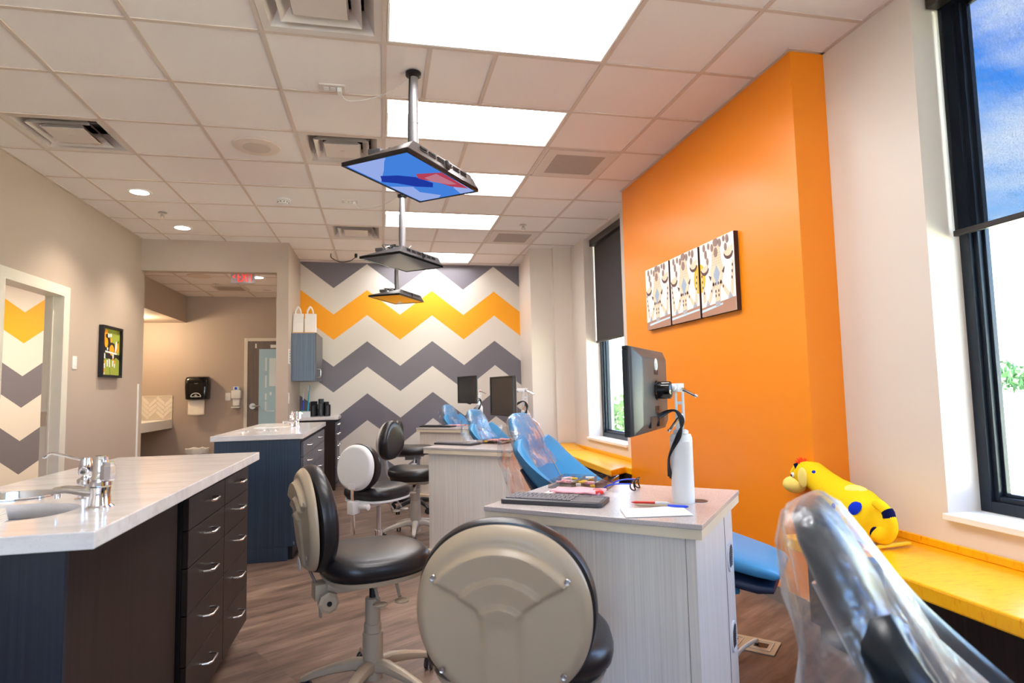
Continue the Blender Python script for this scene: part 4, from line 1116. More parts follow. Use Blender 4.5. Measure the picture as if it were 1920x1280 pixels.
# ------------------------------------------------------------------ stools
def star_base(t, mat, r=.29, legs=5, hub=.13, a0=0.2, chromehub=False):
    for k in range(legs):
        a = a0+2*PI*k/legs; c, s = math.cos(a), math.sin(a)
        m = MB(); rg = []
        for q, z, w, h in ((.02, hub-.03, .03, .03), (.08, hub-.022, .027, .024), (.16, hub-.035, .022, .02), (.24, hub-.055, .018, .016), (r-.01, hub-.07, .015, .014), (r+.008, hub-.075, .008, .009)):
            rg.append([(q*c-a_*w*s, q*s+a_*w*c, z+b_*h) for a_, b_ in sup(12, 2.6)])
        m.loft(rg); lg = m.build('leg', mat, t)
        w = MB(); cx, cy = (r-.012)*c, (r-.012)*s
        mt = Matrix.Translation((cx, cy, .026)) @ Matrix.Rotation(a+.7+k, 4, 'Z')
        for e in (-1, 1): w.lathe([(.014, e*.012-.007), (.025, e*.012-.005), (.025, e*.012+.005), (.014, e*.012+.007)], (0, 0, 0), 16, 'Y', mt)
        w.cyl((0, 0, 0), .008, .02, .045, 10, mtx=mt); w.build('caster', 'darkgray' if mat != 'blackp' else 'rubber', lg)
def seat_cushion(t, zs, L=.46, W=.49, mat='blackv', thick=.075):
    m = MB(); n = 48; rings = []
    def top(x, y):
        u, v = x/(L/2), y/(W/2)
        return .016*(1-v*v)+.012*u*u*(1 if u < 0 else -.9)+.006
    def outline(k, cx=0):
        pts = []
        for a, b in sup(n, 2.9, L/2*k, W/2*k):
            b *= 1-.12*(a/(L/2))*(1 if a > 0 else .3)
            pts.append((a, b))
        return pts
    for k, dz in ((.02, 0), (.3, 0), (.6, 0), (.8, -.001), (.92, -.007), (.98, -.02), (1.0, -.038), (.985, -.056), (.94, -.066)):
        rings.append([(a, b, zs+top(a, b)*(1 if dz > -.03 else .6)+dz) for a, b in outline(k)])
    rings.append([(a, b, zs-thick) for a, b in outline(.9)]); rings.append([(a, b, zs-thick) for a, b in outline(.05)])
    m.loft(rings); c = m.build('seat_cushion', mat, t, smooth=60)
    return outline
def back_shape(n, w, h, kind):
    if kind == 'round': return sup(n, 2.12, w, h)
    pts = []
    for a, b in sup(n, 2.3, 1, 1):   # pear / kidney: wide at the bottom
        k = lerp(1.0, .72, max(0, b)**1.2) if kind == 'pear' else 1
        pts.append((a*w*k, b*h))
    return pts
def backrest(t, c, tilt, w, h, kind, shellmat, ribs, padmat='blackv'):
    """c: centre, shell toward -x, pad toward +x"""
    mt = Matrix.Translation(c) @ Matrix.Rotation(tilt, 4, 'Y')
    n = 144 if ribs else 72; shell = MB(); K = 64 if ribs else 24
    def hgt(y, z):
        d = 0
        if ribs:
            yb = .043 if z < 0 else .043+.112*min(1.6, z/.079)**1.5
            inside = 1/(1+math.exp(-(yb-abs(y))/.004))
            rr = math.hypot(y, z+.04)
            inside *= 1/(1+math.exp(max(-40, min(40, (rr-.2)/.0022)))) if z > 0 else 1
            ramp = 0
            for r0, r1 in ((.02, .077), (.077, .134), (.134, .199)):
                if r0 <= rr < r1:
                    q = (rr-r0)/(r1-r0); ramp = q/.86 if q < .86 else (1-q)/.14
            zz = 1 if z > .0 else max(0, 1+z/.06)
            d = inside*(.009+.013*ramp*zz)
        return d
    out = back_shape(n, w*.965, h*.965, kind)
    rings = []
    for k in range(K+1):
        s = k/K; rg = []
        edge = 0 if s < .86 else ((s-.86)/.14)**2
        for a, b in out:
            y, z = a*max(s, .001), b*max(s, .001)
            rg.append(mt @ Vector((-.03-.006*(1-s*s)-hgt(y, z)*(1-edge)+.022*edge, y, z)))
        rings.append(rg)
    rings.append([mt @ Vector((.0, a, b)) for a, b in out])
    shell.loft(rings); sh = shell.build('shell', shellmat, t, smooth=50)
    p = MB(); rings = []
    outp = back_shape(n, w, h, kind)
    for k, x in ((.93, -.006), (.99, -.002), (1.012, .014), (1.005, .034), (.965, .052), (.88, .06)): rings.append([mt @ Vector((x+.02*(a/w)**2, a*k, b*k)) for a, b in outp])
    for k, x in ((.7, .062), (.4, .06), (.02, .059)): rings.append([mt @ Vector((x+.02*(a*k/w)**2, a*k, b*k)) for a, b in outp])
    p.loft(rings); p.build('pad', padmat, t, smooth=50)
    if ribs:
        s = MB()
        for a, b in ((-.155, .09), (.155, .09), (-.14, -.12), (.14, -.12)): s.lathe([(.0075, -.041), (.0065, -.043), (.004, -.042), (.003, -.0405)], (0, a, b), 12, 'X', mt)
        s.build('screw', 'steel', sh)
        lb = MB(); lb.lathe([(.028, -.0475), (.028, -.0495)], (0, 0, -.175), 24, 'X', mt); lo = lb.build('round_label', 'label', sh)
        text_mesh('label_text', 'Ergon', .014, 'darkgray', mt @ Matrix.Translation((-.0497, 0, -.171)) @ Matrix.Rotation(-PI/2, 4, 'Z') @ Matrix.Rotation(PI/2, 4, 'X'), .0003, t) if False else None
    return mt
def paddle(m, x, y, z, s):
    m.tube([(x, y, z), (x+.01, y+s*.06, z-.01), (x+.01, y+s*.10, z-.05)], .007, 8)
    m.lathe([(.004, -.004), (.028, -.004), (.03, .002), (.02, .006), (.004, .007)], (x+.01, y+s*.125, z-.058), 18)
def stool_ergo(x, y, rz, label, zs=.56, bz=.16):
    t = thing('operator_stool', label, 'stool', (x, y, 0), rz, 'beige-shelled operator stools')
    star_base(t, 'beigep')
    m = MB(); m.lathe([(.042, .05), (.044, .11), (.043, .13), (.0425, .235), (.0365, .237), (.0365, .27), (.032, .272), (.031, .375), (.028, .377)], seg=28); m.build('column', 'beigep', t)
    MB().cyl((0, 0, 0), .014, .377, zs-.14, 14).build('gas_piston', 'blackp', t)
    out = seat_cushion(t, zs)
    m = MB(); m.loft([[(a*.93, b*.93, zs-.073) for a, b in out(1)], [(a*.9, b*.9, zs-.092) for a, b in out(1)]]); m.build('seat_pan', 'beigep', t)
    m = MB(); m.box(-.2, .13, -.055, .055, zs-.145, zs-.092, bev=.008); m.box(-.245, -.17, -.04, .04, zs-.165, zs-.1, bev=.006); m.build('mechanism', 'beigep', t, smooth=30)
    for xx in (-.03, .06):
        m = MB(); paddle(m, xx, -.05, zs-.118, -1); m.build('paddle_lever', 'beigep', t)
    m = MB(); mt = Matrix.Translation((-.20, -.075, zs-.165)) @ Matrix.Rotation(PI/2, 4, 'X')
    m.lathe([(.012, -.03), (.03, -.028), (.042, -.015), (.042, .008), (.03, .015), (.012, .016)], (0, 0, 0), 8, mtx=mt); m.build('adjuster_knob', 'beigep', t, smooth=20)
    m = MB(); m.cyl((0, 0, 0), .01, .0162, .02, 12, mtx=mt); m.build('knob_socket', 'blackp', t)
    m = MB(); m.tube(spline([(-.215, 0, zs-.24), (-.225, 0, zs-.13), (-.262, 0, zs-.04), (-.285, 0, zs+.06), (-.28, 0, zs+.14)], 6), .006, 10); m.build('back_rod', 'steel', t)
    backrest(t, (-.265, 0, zs+bz), R(-4), .215, .212, 'round', 'beigep', True)
    return t
stool_ergo(.372, 1.686, R(68), 'beige-backed stool seen from behind in the foreground center', .60, .125)
stool_ergo(-.045, 2.74, R(17), 'beige-backed stool between the near island and nearest desk', .575)
def stool_plain(x, y, rz, zs, label):
    t = thing('operator_stool', label, 'stool', (x, y, 0), rz)
    star_base(t, 'beigep2', .3, 5, .15, .55)
    m = MB(); m.lathe([(.026, .09), (.027, .235), (.03, .238), (.03, .246), (.018, .248)], seg=24); m.build('column_sleeve', 'chrome', t)
    MB().cyl((0, 0, 0), .016, .248, zs-.11, 18).build('gas_piston', 'chrome', t)
    out = seat_cushion(t, zs, .46, .42)
    m = MB(); m.loft([[(a*.97, b*.97, zs-.066) for a, b in out(1)], [(a*.97, b*.97, zs-.08) for a, b in out(1)], [(a*.6, b*.6, zs-.1) for a, b in out(1)]]); m.build('seat_pan', 'whitep', t, smooth=30)
    m = MB(); m.box(-.24, .1, -.045, .045, zs-.125, zs-.098, bev=.006); m.box(-.29, -.22, -.03, .03, zs-.15, zs-.06, bev=.006); m.build('mechanism', 'whitep', t, smooth=30)
    m = MB(); m.lathe([(.012, -.12), (.022, -.115), (.022, -.05), (.015, -.03)], (-.23, 0, zs-.1), 16, 'Y'); m.build('adjuster_knob', 'whitep', t)
    for xx in (.0, .09):
        m = MB(); paddle(m, xx, -.03, zs-.105, -1); m.build('paddle_lever', 'beigep2', t)
    m = MB(); m.box(-.272, -.25, -.012, .012, zs-.29, zs+.1, bev=.003); m.build('back_bar', 'chrome', t, smooth=30)
    backrest(t, (-.23, 0, zs+.165), R(6), .175, .165, 'round', 'whitep', False)
    m = MB(); m.box(-.277, -.272, -.03, .03, zs+.02, zs+.06); m.build('back_label', 'label', t, smooth=0)
    return t
stool_plain(-.03, 4.65, R(48), .555, 'stool with plain white-shelled back and chrome column')
def stool_bar(x, y, rz, zs, label):
    t = thing('operator_stool', label, 'stool', (x, y, 0), rz)
    star_base(t, 'beigep2', .29, 5, .14, .1)
    m = MB(); m.lathe([(.042, .04), (.046, .11), (.045, .30), (.04, .302), (.039, zs-.16), (.03, zs-.155)], seg=24); m.build('column', 'beigep2', t)
    MB().cyl((0, 0, 0), .02, zs-.155, zs-.12, 14).build('gas_piston', 'blackp', t)
    out = seat_cushion(t, zs, .42, .44, thick=.09)
    m = MB(); m.loft([[(a*.85, b*.85, zs-.088) for a, b in out(1)], [(a*.7, b*.7, zs-.105) for a, b in out(1)]]); m.build('seat_pan', 'beigep2', t)
    m = MB(); m.box(-.16, .12, -.05, .05, zs-.13, zs-.105, bev=.005); m.build('mechanism', 'beigep2', t, smooth=30)
    m = MB(); paddle(m, .05, -.04, zs-.12, -1); m.build('paddle_lever', 'beigep2', t)
    m = MB(); rg = []
    for p in spline([(-.12, 0, zs-.115), (-.22, 0, zs-.11), (-.265, 0, zs-.05), (-.285, 0, zs+.06), (-.30, 0, zs+.2)], 6): rg.append([(p.x-.0+a*.008, b*.024, p.z+a*.008) for a, b in sup(12, 3)])
    m.loft(rg); m.build('back_bar', 'beigep2', t)
    backrest(t, (-.265, 0, zs+.245), R(4), .18, .17, 'pear', 'beigep2', False)
    return t
stool_bar(.275, 5.45, R(-30), .575, 'stool with pear-shaped black back and pale curved back bar')
def stool_black(x, y, rz, zs, label):
    t = thing('operator_stool', label, 'stool', (x, y, 0), rz)
    star_base(t, 'blackp', .27, 5, .13, .3)
    MB().lathe([(.028, .05), (.028, .26), (.016, .262), (.016, zs-.13)], seg=20).build('column', 'blackp', t)
    seat_cushion(t, zs, .40, .42, thick=.07)
    m = MB(); m.box(-.2, .1, -.08, .08, zs-.095, zs-.07, bev=.004); m.box(-.1, .06, -.05, .05, zs-.13, zs-.095); m.build('mechanism', 'graymetal', t, smooth=30)
    m = MB(); paddle(m, .0, -.05, zs-.1, -1); m.build('paddle_lever', 'whitep', t)
    m = MB(); m.tube(spline([(-.15, 0, zs-.085), (-.24, 0, zs-.07), (-.26, 0, zs+.05), (-.25, 0, zs+.16)], 6), .012, 10); m.build('back_bar', 'blackp', t)
    backrest(t, (-.22, 0, zs+.17), R(4), .15, .12, 'round', 'blackp', False)
    return t
stool_black(.335, 6.62, R(-10), .66, 'all-black stool behind the others, beside the farthest desk')
# ------------------------------------------------------------------ dental chairs
def rsec(c, ey, en, w, th, n=28, ex=3.2):
    """rounded-rectangle section: centre c, half-width w along ey, half-thickness th along en"""
    return [c+ey*(a*w)+en*(b*th) for a, b in sup(n, ex)]
def dental_chair(x, y, rz, dz, label, up='blue', shell='bluedark', lean=0, curlk=1):
    t = thing('dental_chair', label, 'dental chair', (x, y, 0), rz, 'reclining dental chairs')
    Y = Vector((0, 1, 0))
    # seat and leg rest pad
    def path(pts, mat, nm, off=0, parent=t):
        m = MB(); rg = []
        for i, (px, pz, w, th) in enumerate(pts):
            a = Vector((pts[max(0, i-1)][0], 0, pts[max(0, i-1)][1])); b = Vector((pts[min(len(pts)-1, i+1)][0], 0, pts[min(len(pts)-1, i+1)][1]))
            d = (b-a).normalized(); n = Vector((-d.z, 0, d.x))
            rg.append(rsec(Vector((px, 0, pz+dz))+n*off, Y, n, w, th))
        m.loft(rg); return m.build(nm, mat, parent, smooth=50)
    path([(-.34, .585, .19, .012), (-.325, .58, .215, .036), (-.22, .555, .245, .05), (-.05, .535, .255, .055), (.1, .54, .255, .055), (.22, .56, .245, .05), (.32, .555, .235, .045), (.48, .52, .215, .04), (.60, .492, .20, .036), (.665, .476, .18, .03), (.685, .471, .155, .012)], up, 'seat_pad')
    path([(-.27, .50, .2, .03), (-.1, .465, .235, .04), (.1, .465, .24, .045), (.25, .48, .23, .045), (.45, .45, .205, .035), (.6, .42, .19, .03), (.655, .415, .165, .02)], shell, 'under_shell')
    for s in (-1, 1):
        m = MB(); rg = []
        for k in range(2):
            yy = s*(.2+.012*k)
            rg.append([Vector((.36+a*.17*(1-.06*k), s*(.207-.028*(a+1)/2)+s*.012*k, .465-.058*a*1.05+dz+b*.026*(1-.1*k))) for a, b in sup(24, 3.4)])
        m.loft(rg); m.build('side_inset', 'teal' if up == 'blue' else up, t, smooth=40)
    # backrest with forward-curling wings
    p0 = Vector((-.325, 0, .53+dz)); p1 = p0+Matrix.Rotation(-lean, 3, 'Y') @ Vector((-.195, 0, .425))
    d = (p1-p0).normalized(); nrm = Vector((d.z, 0, -d.x))      # toward the patient (front/up)
    m = MB(); NU, NV = 28, 20
    def hw(s):
        if s < .6: return lerp(.225, .245, s/.6)
        if s < .9: return lerp(.245, .225, ((s-.6)/.3)**1.5)
        return lerp(.225, .165, ((s-.9)/.1)**1.6)
    def bp(u, s, side):
        q = 2*u-1; w = hw(s)
        curl = (.035+.29*curlk*(1-s)**1.3)*abs(q)**2.4
        notch = -.03*max(0, (s-.8)/.2)*(1-min(1, abs(q)/.62)**6)      # dip where the headrest sits
        edge = (1-abs(q)**10)
        return p0+d*((p1-p0).length*s+notch+.025*max(0, (s-.8)/.2)*abs(q)**3)+Y*(q*w)+nrm*(curl+side*.032*edge**.5 + (.008 if abs(q) > .5 and side > 0 else 0)*edge)
    rings = []
    for j in range(NV+1):
        s = j/NV
        rings.append([bp(i/NU, s, 1) for i in range(NU+1)]+[bp(1-i/NU, s, -1) for i in range(1, NU)])
    m.loft(rings); back = m.build('backrest', up, t, smooth=60)
    for s in (-1, 1):
        q = MB(); q.tube([bp(.5+s*.21, k/12, 1.08) for k in range(0, 11)], .0022, 6); q.build('seam_piping', 'beigep', back)
    m = MB(); rg = [[bp(.5+.5*a*.8, k/8, -1.25-.25*(1-a*a)) for a in [i/6-1 for i in range(13)]] for k in range(0, 7)]
    m.loft(rg, closed=False); m.build('back_shell', shell, t, solid=.012)
    # headrest
    h0 = p1-d*.05; hd = (d+Vector((-.02, 0, 0))).normalized(); hn = Vector((hd.z, 0, -hd.x))
    m = MB(); rg = []
    for s, w, th in ((0, .10, .01), (.012, .125, .03), (.06, .132, .038), (.13, .126, .036), (.18, .108, .032), (.212, .082, .024), (.222, .05, .008)):
        rg.append(rsec(h0+hd*s+hn*.012, Y, hn, w, th, 28, 3))
    m.loft(rg); m.build('headrest', up, t, smooth=60)
    MB().tube([p1-nrm*.03-d*.08, h0+hd*.1-hn*.028], .014, 10).build('headrest_post', 'steel', t)
    # lift and foot plate
    m = MB(); m.loft([[Vector((a*.17, b*.12, .16)) for a, b in sup(24, 4)], [Vector((a*.2+.02, b*.15, .44+dz)) for a, b in sup(24, 4)]]); m.build('lift_column', 'whitep', t)
    m = MB(); m.loft([[Vector((a*.36+.02, b*.2, .002)) for a, b in sup(32, 4)], [Vector((a*.36+.02, b*.2, .03)) for a, b in sup(32, 4)], [Vector((a*.3+.02, b*.16, .06)) for a, b in sup(32, 4)]]); m.build('base_plate', 'graymetal', t)
    m = MB(); m.loft([[Vector((a*.17, b*.12, .06)) for a, b in sup(24, 4)], [Vector((a*.16, b*.11, .17)) for a, b in sup(24, 4)]]); m.build('bellows', 'darkgray', t)
    return dict(p1=p1, d=d, n=nrm, h0=h0, hd=hd, hn=hn, x=x, y=y, rz=rz)
def cover(info, label, big, seed):
    t = thing('plastic_cover', label, 'plastic cover', (info['x'], info['y'], 0), info['rz'], 'clear plastic headrest covers')
    h0, hd, hn, p1, d, n = (info[k] for k in ('h0', 'hd', 'hn', 'p1', 'd', 'n'))
    Y = Vector((0, 1, 0)); off = Vector((seed*3.1, seed*1.7, 0))
    def wr(p, amp):
        return p+hn*(noise.noise(p*11+off)*amp)+Y*(noise.noise(p*9+off*2)*amp)+hd*(noise.noise(p*13+off)*amp*.5)
    def ring(c, w, th, amp, n_=44, shift=0):
        out = []
        for a, b in sup(n_, 2.6):
            p = c+Y*(a*w)+hn*(b*th); cr = .5+.5*math.sin(a*w*150+b*th*120+seed)
            out.append(wr(p, amp)-hn*(.006*cr))
        return out
    m = MB(); rg = []
    if not big:
        for s, w, th, am in ((.218, .03, .006, .004), (.213, .08, .024, .006), (.19, .11, .042, .009), (.14, .135, .052, .01), (.07, .14, .056, .012), (.0, .138, .055, .014), (-.05, .15, .058, .02), (-.085, .155, .06, .024)):
            rg.append(ring(h0+hd*s+hn*.012, w, th, am))
        m.loft(rg, True, False); m.build('sleeve', 'film', t, smooth=70)
        # loose tail hanging behind the headrest
        q = MB()
        def tail(u, v):
            p = h0+hd*(.18-.30*v)+hn*(-.05-.11*v**.8+.05*v*v)+Y*((u-.5)*(.20+.10*v)-.03)
            p.z -= .03*v
            return wr(p, .03)+Y*(.012*math.sin(u*22+v*9+seed))
        q.grid(tail, 24, 18); q.build('loose_tail', 'film', t, smooth=70)
    else:
        for s, w, th, cx, am in ((.225, .02, .006, 0, .004), (.222, .09, .03, 0, .008), (.19, .14, .055, -.004, .012), (.12, .165, .072, -.01, .016), (.04, .175, .085, -.016, .02), (-.06, .21, .115, -.045, .022), (-.14, .255, .15, -.06, .026), (-.24, .275, .19, -.10, .032), (-.34, .28, .225, -.155, .042), (-.42, .29, .25, -.21, .05)):
            rg.append(ring(h0+hd*s+hn*(.012+cx), w, th, am, 64))
        m.loft(rg, True, False); m.build('bag', 'film_big', t, smooth=70)
    return t
RZ = R(-41)
def chair_at(hx, hy, dz, *a, **k):
    c, s = math.cos(RZ), math.sin(RZ); L = .62
    return dental_chair(hx+L*c, hy+L*s, RZ, dz, *a, **k)
i1 = chair_at(.668, 3.2, 0, 'sky-blue dental chair behind the nearest desk, foot end before orange wall')
cover(i1, 'clear plastic cover over headrest of chair behind nearest desk', False, 1)
i2 = chair_at(.772, 5.55, -.043, 'sky-blue dental chair behind the second desk')
cover(i2, 'clear plastic cover over the headrest behind the second desk', False, 2)
i3 = chair_at(.79, 8.05, -.05, 'sky-blue dental chair farthest away, behind the farthest desk')
cover(i3, 'clear plastic cover on the smallest, farthest dental headrest', False, 3)
c0, s0 = math.cos(RZ), math.sin(RZ)
i0 = dental_chair(.634+.652*c0, .955+.652*s0, RZ, -.068, 'blue dental chair darkened with painted shade in the foreground under a big plastic bag', up='shadedblue', lean=0, curlk=.8)
cover(i0, 'large clear plastic bag draped over foreground chair headrest', True, 4)

# ------------------------------------------------------------------ benches
def bench(label, poly, zt, wall, body):
    t = thing('window_bench', label, 'bench', (2.2, poly[0][1], 0), 0, 'yellow-topped window benches')
    oy = poly[0][1]; loc = lambda p: (p[0]-2.2, p[1]-oy)
    MB().prism([loc(p) for p in poly], zt-.062, zt).build('seat_top', 'seat', t, smooth=0, bev=.008)
    (a, b) = wall
    m = MB(); m.box(XR-.02-2.2, XR-.001-2.2, a-oy, b-oy, zt+.0005, zt+.035); m.build('upstand', 'seat', t, smooth=0, bev=.004)
    MB().prism([loc(p) for p in body], .09, zt-.0625).build('base_cabinet', 'espresso', t, smooth=0)
    MB().prism([(loc(p)[0]+(.05 if loc(p)[0] < 0 else 0), loc(p)[1]) for p in body], 0, .0895).build('toe_kick', 'espresso_in', t, smooth=0)
    return t
bench('yellow-topped window bench nearest camera, plush toy resting on it', [(1.93, 2.74), (1.93, -2.8), (2.423, -2.8), (2.423, 2.74)], .5, (-2.8, 2.74), [(2.03, 2.70), (2.03, -2.75), (2.42, -2.75), (2.42, 2.70)])
b2 = bench('yellow-topped window bench below the far window past orange wall', [(2.055, 7.46), (2.0, 5.24), (2.214, 5.43), (2.214, 5.30), (2.423, 5.30), (2.423, 7.56), (2.18, 7.56)], .505, (5.30, 7.56), [(2.12, 7.45), (2.08, 5.38), (2.2, 5.45), (2.214, 5.30), (2.42, 5.30), (2.42, 7.56), (2.18, 7.56)])
m = MB(); m.grid(lambda u, v: (lerp(2.06, 2.40, u)-2.2, lerp(7.05, 7.545, v)-7.46, .507+.045*v**2.2), 6, 12); m.build('raised_end', 'seat', b2, solid=.006)
giant_brush((2.13, 2.36, .516), (0, 0, R(187)), 'yellowp', 'yellow giant toothbrush lying on the near window bench', .95)

# ------------------------------------------------------------------ plush giraffe lying on the near bench
t = thing('plush_toy', 'yellow plush giraffe with blue spots lying on the near bench', 'plush toy', (2.2, 2.55, .5))
def P(y, z, x=0): return Vector((x, y-2.55, z-.5))
m = MB(); rg = []
body = [(2.39, .585, .02), (2.41, .59, .075), (2.47, .60, .105), (2.55, .635, .112), (2.63, .665, .098), (2.70, .70, .078), (2.77, .735, .068), (2.84, .765, .068), (2.885, .765, .066), (2.93, .745, .05), (2.955, .735, .012)]
for i, (y, z, r) in enumerate(body):
    a, b = body[max(0, i-1)], body[min(len(body)-1, i+1)]
    dd = Vector((0, b[0]-a[0], b[1]-a[1])).normalized(); nn = Vector((0, -dd.z, dd.y)); xx = Vector((1, 0, 0))
    rg.append([P(y, z)+xx*(q*r*1.0)+nn*(w_*r) for q, w_ in sup(28, 2.1)])
m.loft(rg); bo = m.build('body', 'plushy', t, smooth=80)
def spot(cx, cy, cz, nrm_, ra, rb, mat, bulge=.006):
    n_ = Vector(nrm_).normalized(); u_ = Vector((0, .94, .33)); u_ = (u_-n_*u_.dot(n_)).normalized(); v_ = n_.cross(u_); c_ = P(cy, cz, cx)
    q = MB(); q.loft([[c_+u_*(a*ra*k)+v_*(b*rb*k)+n_*(bulge*(1-k*k)-.012*k**4) for a, b in sup(22, 2.1)] for k in (1, .8, .55, .3, .05)], False, True); q.build('spot', mat, bo)
spot(-.088, 2.475, .672, (-.82, 0, .58), .04, .036, 'plushb'); spot(-.104, 2.575, .655, (-1, 0, .1), .026, .026, 'plushb'); spot(-.05, 2.405, .565, (-.62, -.72, -.3), .024, .034, 'plushd'); spot(-.045, 2.78, .79, (-.6, 0, .8), .022, .016, 'plushb')
MB().ball(P(2.56, .72, .0), .075, 20, 12, (.8, .9, .45)).build('pale_back_patch', 'plushpale', t)
# muzzle, ears, horns, tuft, eyes
MB().ball(P(2.955, .70, -.03), .06, 20, 12, (.9, 1.15, .75)).build('muzzle', 'plushpale', t)
m = MB(); m.ball(P(2.835, .755, -.068), .05, 18, 10, (.25, .72, 1.05)); m.build('ear', 'plushpale', t)
m = MB(); m.tube(spline([P(2.895, .80, .0), P(2.93, .81, -.0), P(2.965, .785, -.01), P(2.985, .75, -.015)], 5), [.014]*6+[.016]*6+[.017]*3+[.006], 12); m.build('ear', 'plushy', t)
for yy in (2.91,):
    MB().tube([P(yy, .79, -.04), P(yy+.012, .815, -.042)], .011, 10).build('horn', 'plushd', t)
m = MB(); rnd = random.Random(3)
for k in range(70):
    a = rnd.uniform(0, 6.28); b = rnd.uniform(0, 1.2); L = rnd.uniform(.025, .05)
    p0 = P(2.90, .805, -.012); dv = Vector((math.cos(a)*math.sin(b), math.sin(a)*math.sin(b)+.2, math.cos(b)))
    m.tube([p0+dv*.008, p0+dv*L*.6, p0+dv*L+Vector((0, .006, -.004))], [.005, .004, .001], 5)
m.build('hair_tuft', 'orangefur', t)
for x in (-.052,):
    MB().ball(P(2.935, .755, x), .014, 14, 8, (.5, 1, 1)).build('eye_white', 'whitep', t); MB().ball(P(2.939, .752, x-.006), .007, 10, 6, (.5, 1, 1)).build('pupil', 'blackp', t)
m = MB(); pts = spline([P(2.42, .56, -.02), P(2.36, .56, -.03), P(2.325, .60, -.03), P(2.33, .655, -.03), P(2.37, .69, -.03), P(2.41, .695, -.03)], 6)
m.tube(pts, [.038-.014*min(1, i/18) if i < 26 else .024*(1-.5*(i-26)/5) for i in range(len(pts))], 18); m.build('tail', 'plushy', t)
m = MB(); m.tube([P(2.328, .645, -.03), P(2.332, .665, -.03), P(2.338, .672, -.03)], .0262, 18); m.build('tail_band', 'plushd', t)
for yy in (2.50, 2.68):
    m = MB(); m.tube(spline([P(yy, .60, -.06), P(yy+.02, .56, -.13), P(yy+.03, .545, -.2)], 5), [.045]*6+[.038]*4+[.03], 14); m.build('leg', 'plushy', t)

# ------------------------------------------------------------------ floor outlet with cords
t = thing('floor_outlet_box', 'beige floor outlet box between nearest desk and orange wall', 'outlet box', (1.705, 2.75, 0), R(-46))
MB().box(-.145, .145, -.085, .085, .0, .006).build('cover_plate', 'beigep', t, smooth=0, bev=.002)
for x in (-.07, .07):
    g = MB(); 
    for a in ((-.05, .05, -.055, -.05), (-.05, .05, .05, .055), (-.05, -.046, -.05, .05), (.046, .05, -.05, .05)): g.box(x+a[0], x+a[1], a[2], a[3], .006, .009)
    g.build('lid_frame', 'beigep2', t, smooth=0); MB().box(x-.03, x+.03, -.02, .03, .0062, .0075).build('socket_opening', 'blackp', t, smooth=0)
for i, (p, lb) in enumerate((([(1.75, 2.73, .012), (1.70, 2.66, .05), (1.60, 2.62, .035), (1.50, 2.55, .012), (1.36, 2.44, .01)], 'thick white cord from floor box toward the nearest desk'), ([(1.66, 2.80, .012), (1.62, 2.80, .10), (1.58, 2.76, .13), (1.56, 2.72, .06), (1.50, 2.66, .012), (1.38, 2.55, .01)], 'looped white cord standing up from the floor box'))):
    o = MB().tube(spline([Vector(q) for q in p], 8), .009, 10).build('power_cord', 'cordw', None); tag(o, lb, 'cord', 'white cords at the floor box')

# ------------------------------------------------------------------ hall beyond the opening
t = thing('hall_sink_counter', 'white sink counter in the lit hall niche', 'counter', (-3.42, 9.3, 0))
MB().box(-.32, .30, -.9, .898, .775, .905).build('counter_slab', 'trimw', t, smooth=0, bev=.004)
m = MB(); m.box(-.32, .25, -.9, .898, .0, .06); m.box(-.32, -.3, -.9, .898, .06, .7); m.build('support', 'wall', t, smooth=0)
MB().lathe([(.028, .905), (.026, .96), (.02, 1.02), (.012, 1.03)], (.05, .3, 0), 20).build('faucet_body', 'chrome', t)
MB().tube(spline([(.05, .3, 1.0), (-.03, .3, 1.04), (-.1, .3, 1.0)], 5), .012, 10).build('faucet_spout', 'chrome', t)
t = thing('tile_backsplash', 'white herringbone tile backsplash above the hall sink counter', 'backsplash', (-3.43, 10.199, 1.09))
MB().box(-.31, .305, -.010, 0, -.18, .18).build('grout_bed', 'grout', t, smooth=0)
m = MB(); L, Wt = .15, .05; c45 = math.cos(PI/4)
for i in range(-10, 11):
    for j in range(-10, 11):
        for k in (0, 1):
            # herringbone in a rotated frame
            bx, by = (i*Wt+j*L, i*Wt-j*0) if False else (i*Wt+ j*2*L*0, 0)
        a = (i*Wt + j*L, i*Wt - j*L)
        for (cx, cy, w, h) in ((a[0]+L/2, a[1]+Wt/2, L, Wt), (a[0]+Wt/2, a[1]+Wt+L/2, Wt, L)):
            x = (cx-cy)*c45; z = (cx+cy)*c45
            if abs(x) < .25 and abs(z) < .125:
                mt = Matrix.Translation((x, -.011, z)) @ Matrix.Rotation(-PI/4, 4, 'Y')
                m.box(-w/2+.002, w/2-.002, -.005, .001, -h/2+.002, h/2-.002, mt)
m.build('tiles', 'subway', t, smooth=0, bev=.0015)
m = MB(); 
for a in ((-.31, .305, -.18, -.17), (-.31, .305, .17, .18), (.295, .305, -.17, .17)): m.box(a[0], a[1], -.017, -.010, a[2], a[3])
m.build('edge_tiles', 'subway', t, smooth=0)
t = thing('paper_towel_dispenser', 'black paper towel dispenser on the hall wall', 'towel dispenser', (-2.745, 10.2, 1.375))
m = MB(); rg = []
for z, w, d in ((-.175, .15, .19), (-.165, .158, .2), (.0, .165, .21), (.12, .165, .2), (.16, .155, .17), (.175, .13, .1)): rg.append([(a*w, -d/2+b*d/2, z) for a, b in sup(32, 6)])
m.loft(rg); m.build('housing', 'blackgloss', t, smooth=40)
m = MB(); m.tube([(.07*math.cos(a), -.215, -.135+.055*math.sin(a)) for a in [PI*i/14 for i in range(15)]]+[(.07, -.215, -.135)], .005, 6); m.build('lever_emblem', 'whitep', t)
MB().ball((0, -.214, -.115), .022, 14, 8, (1, .3, .6)).build('emblem_center', 'graymetal', t)
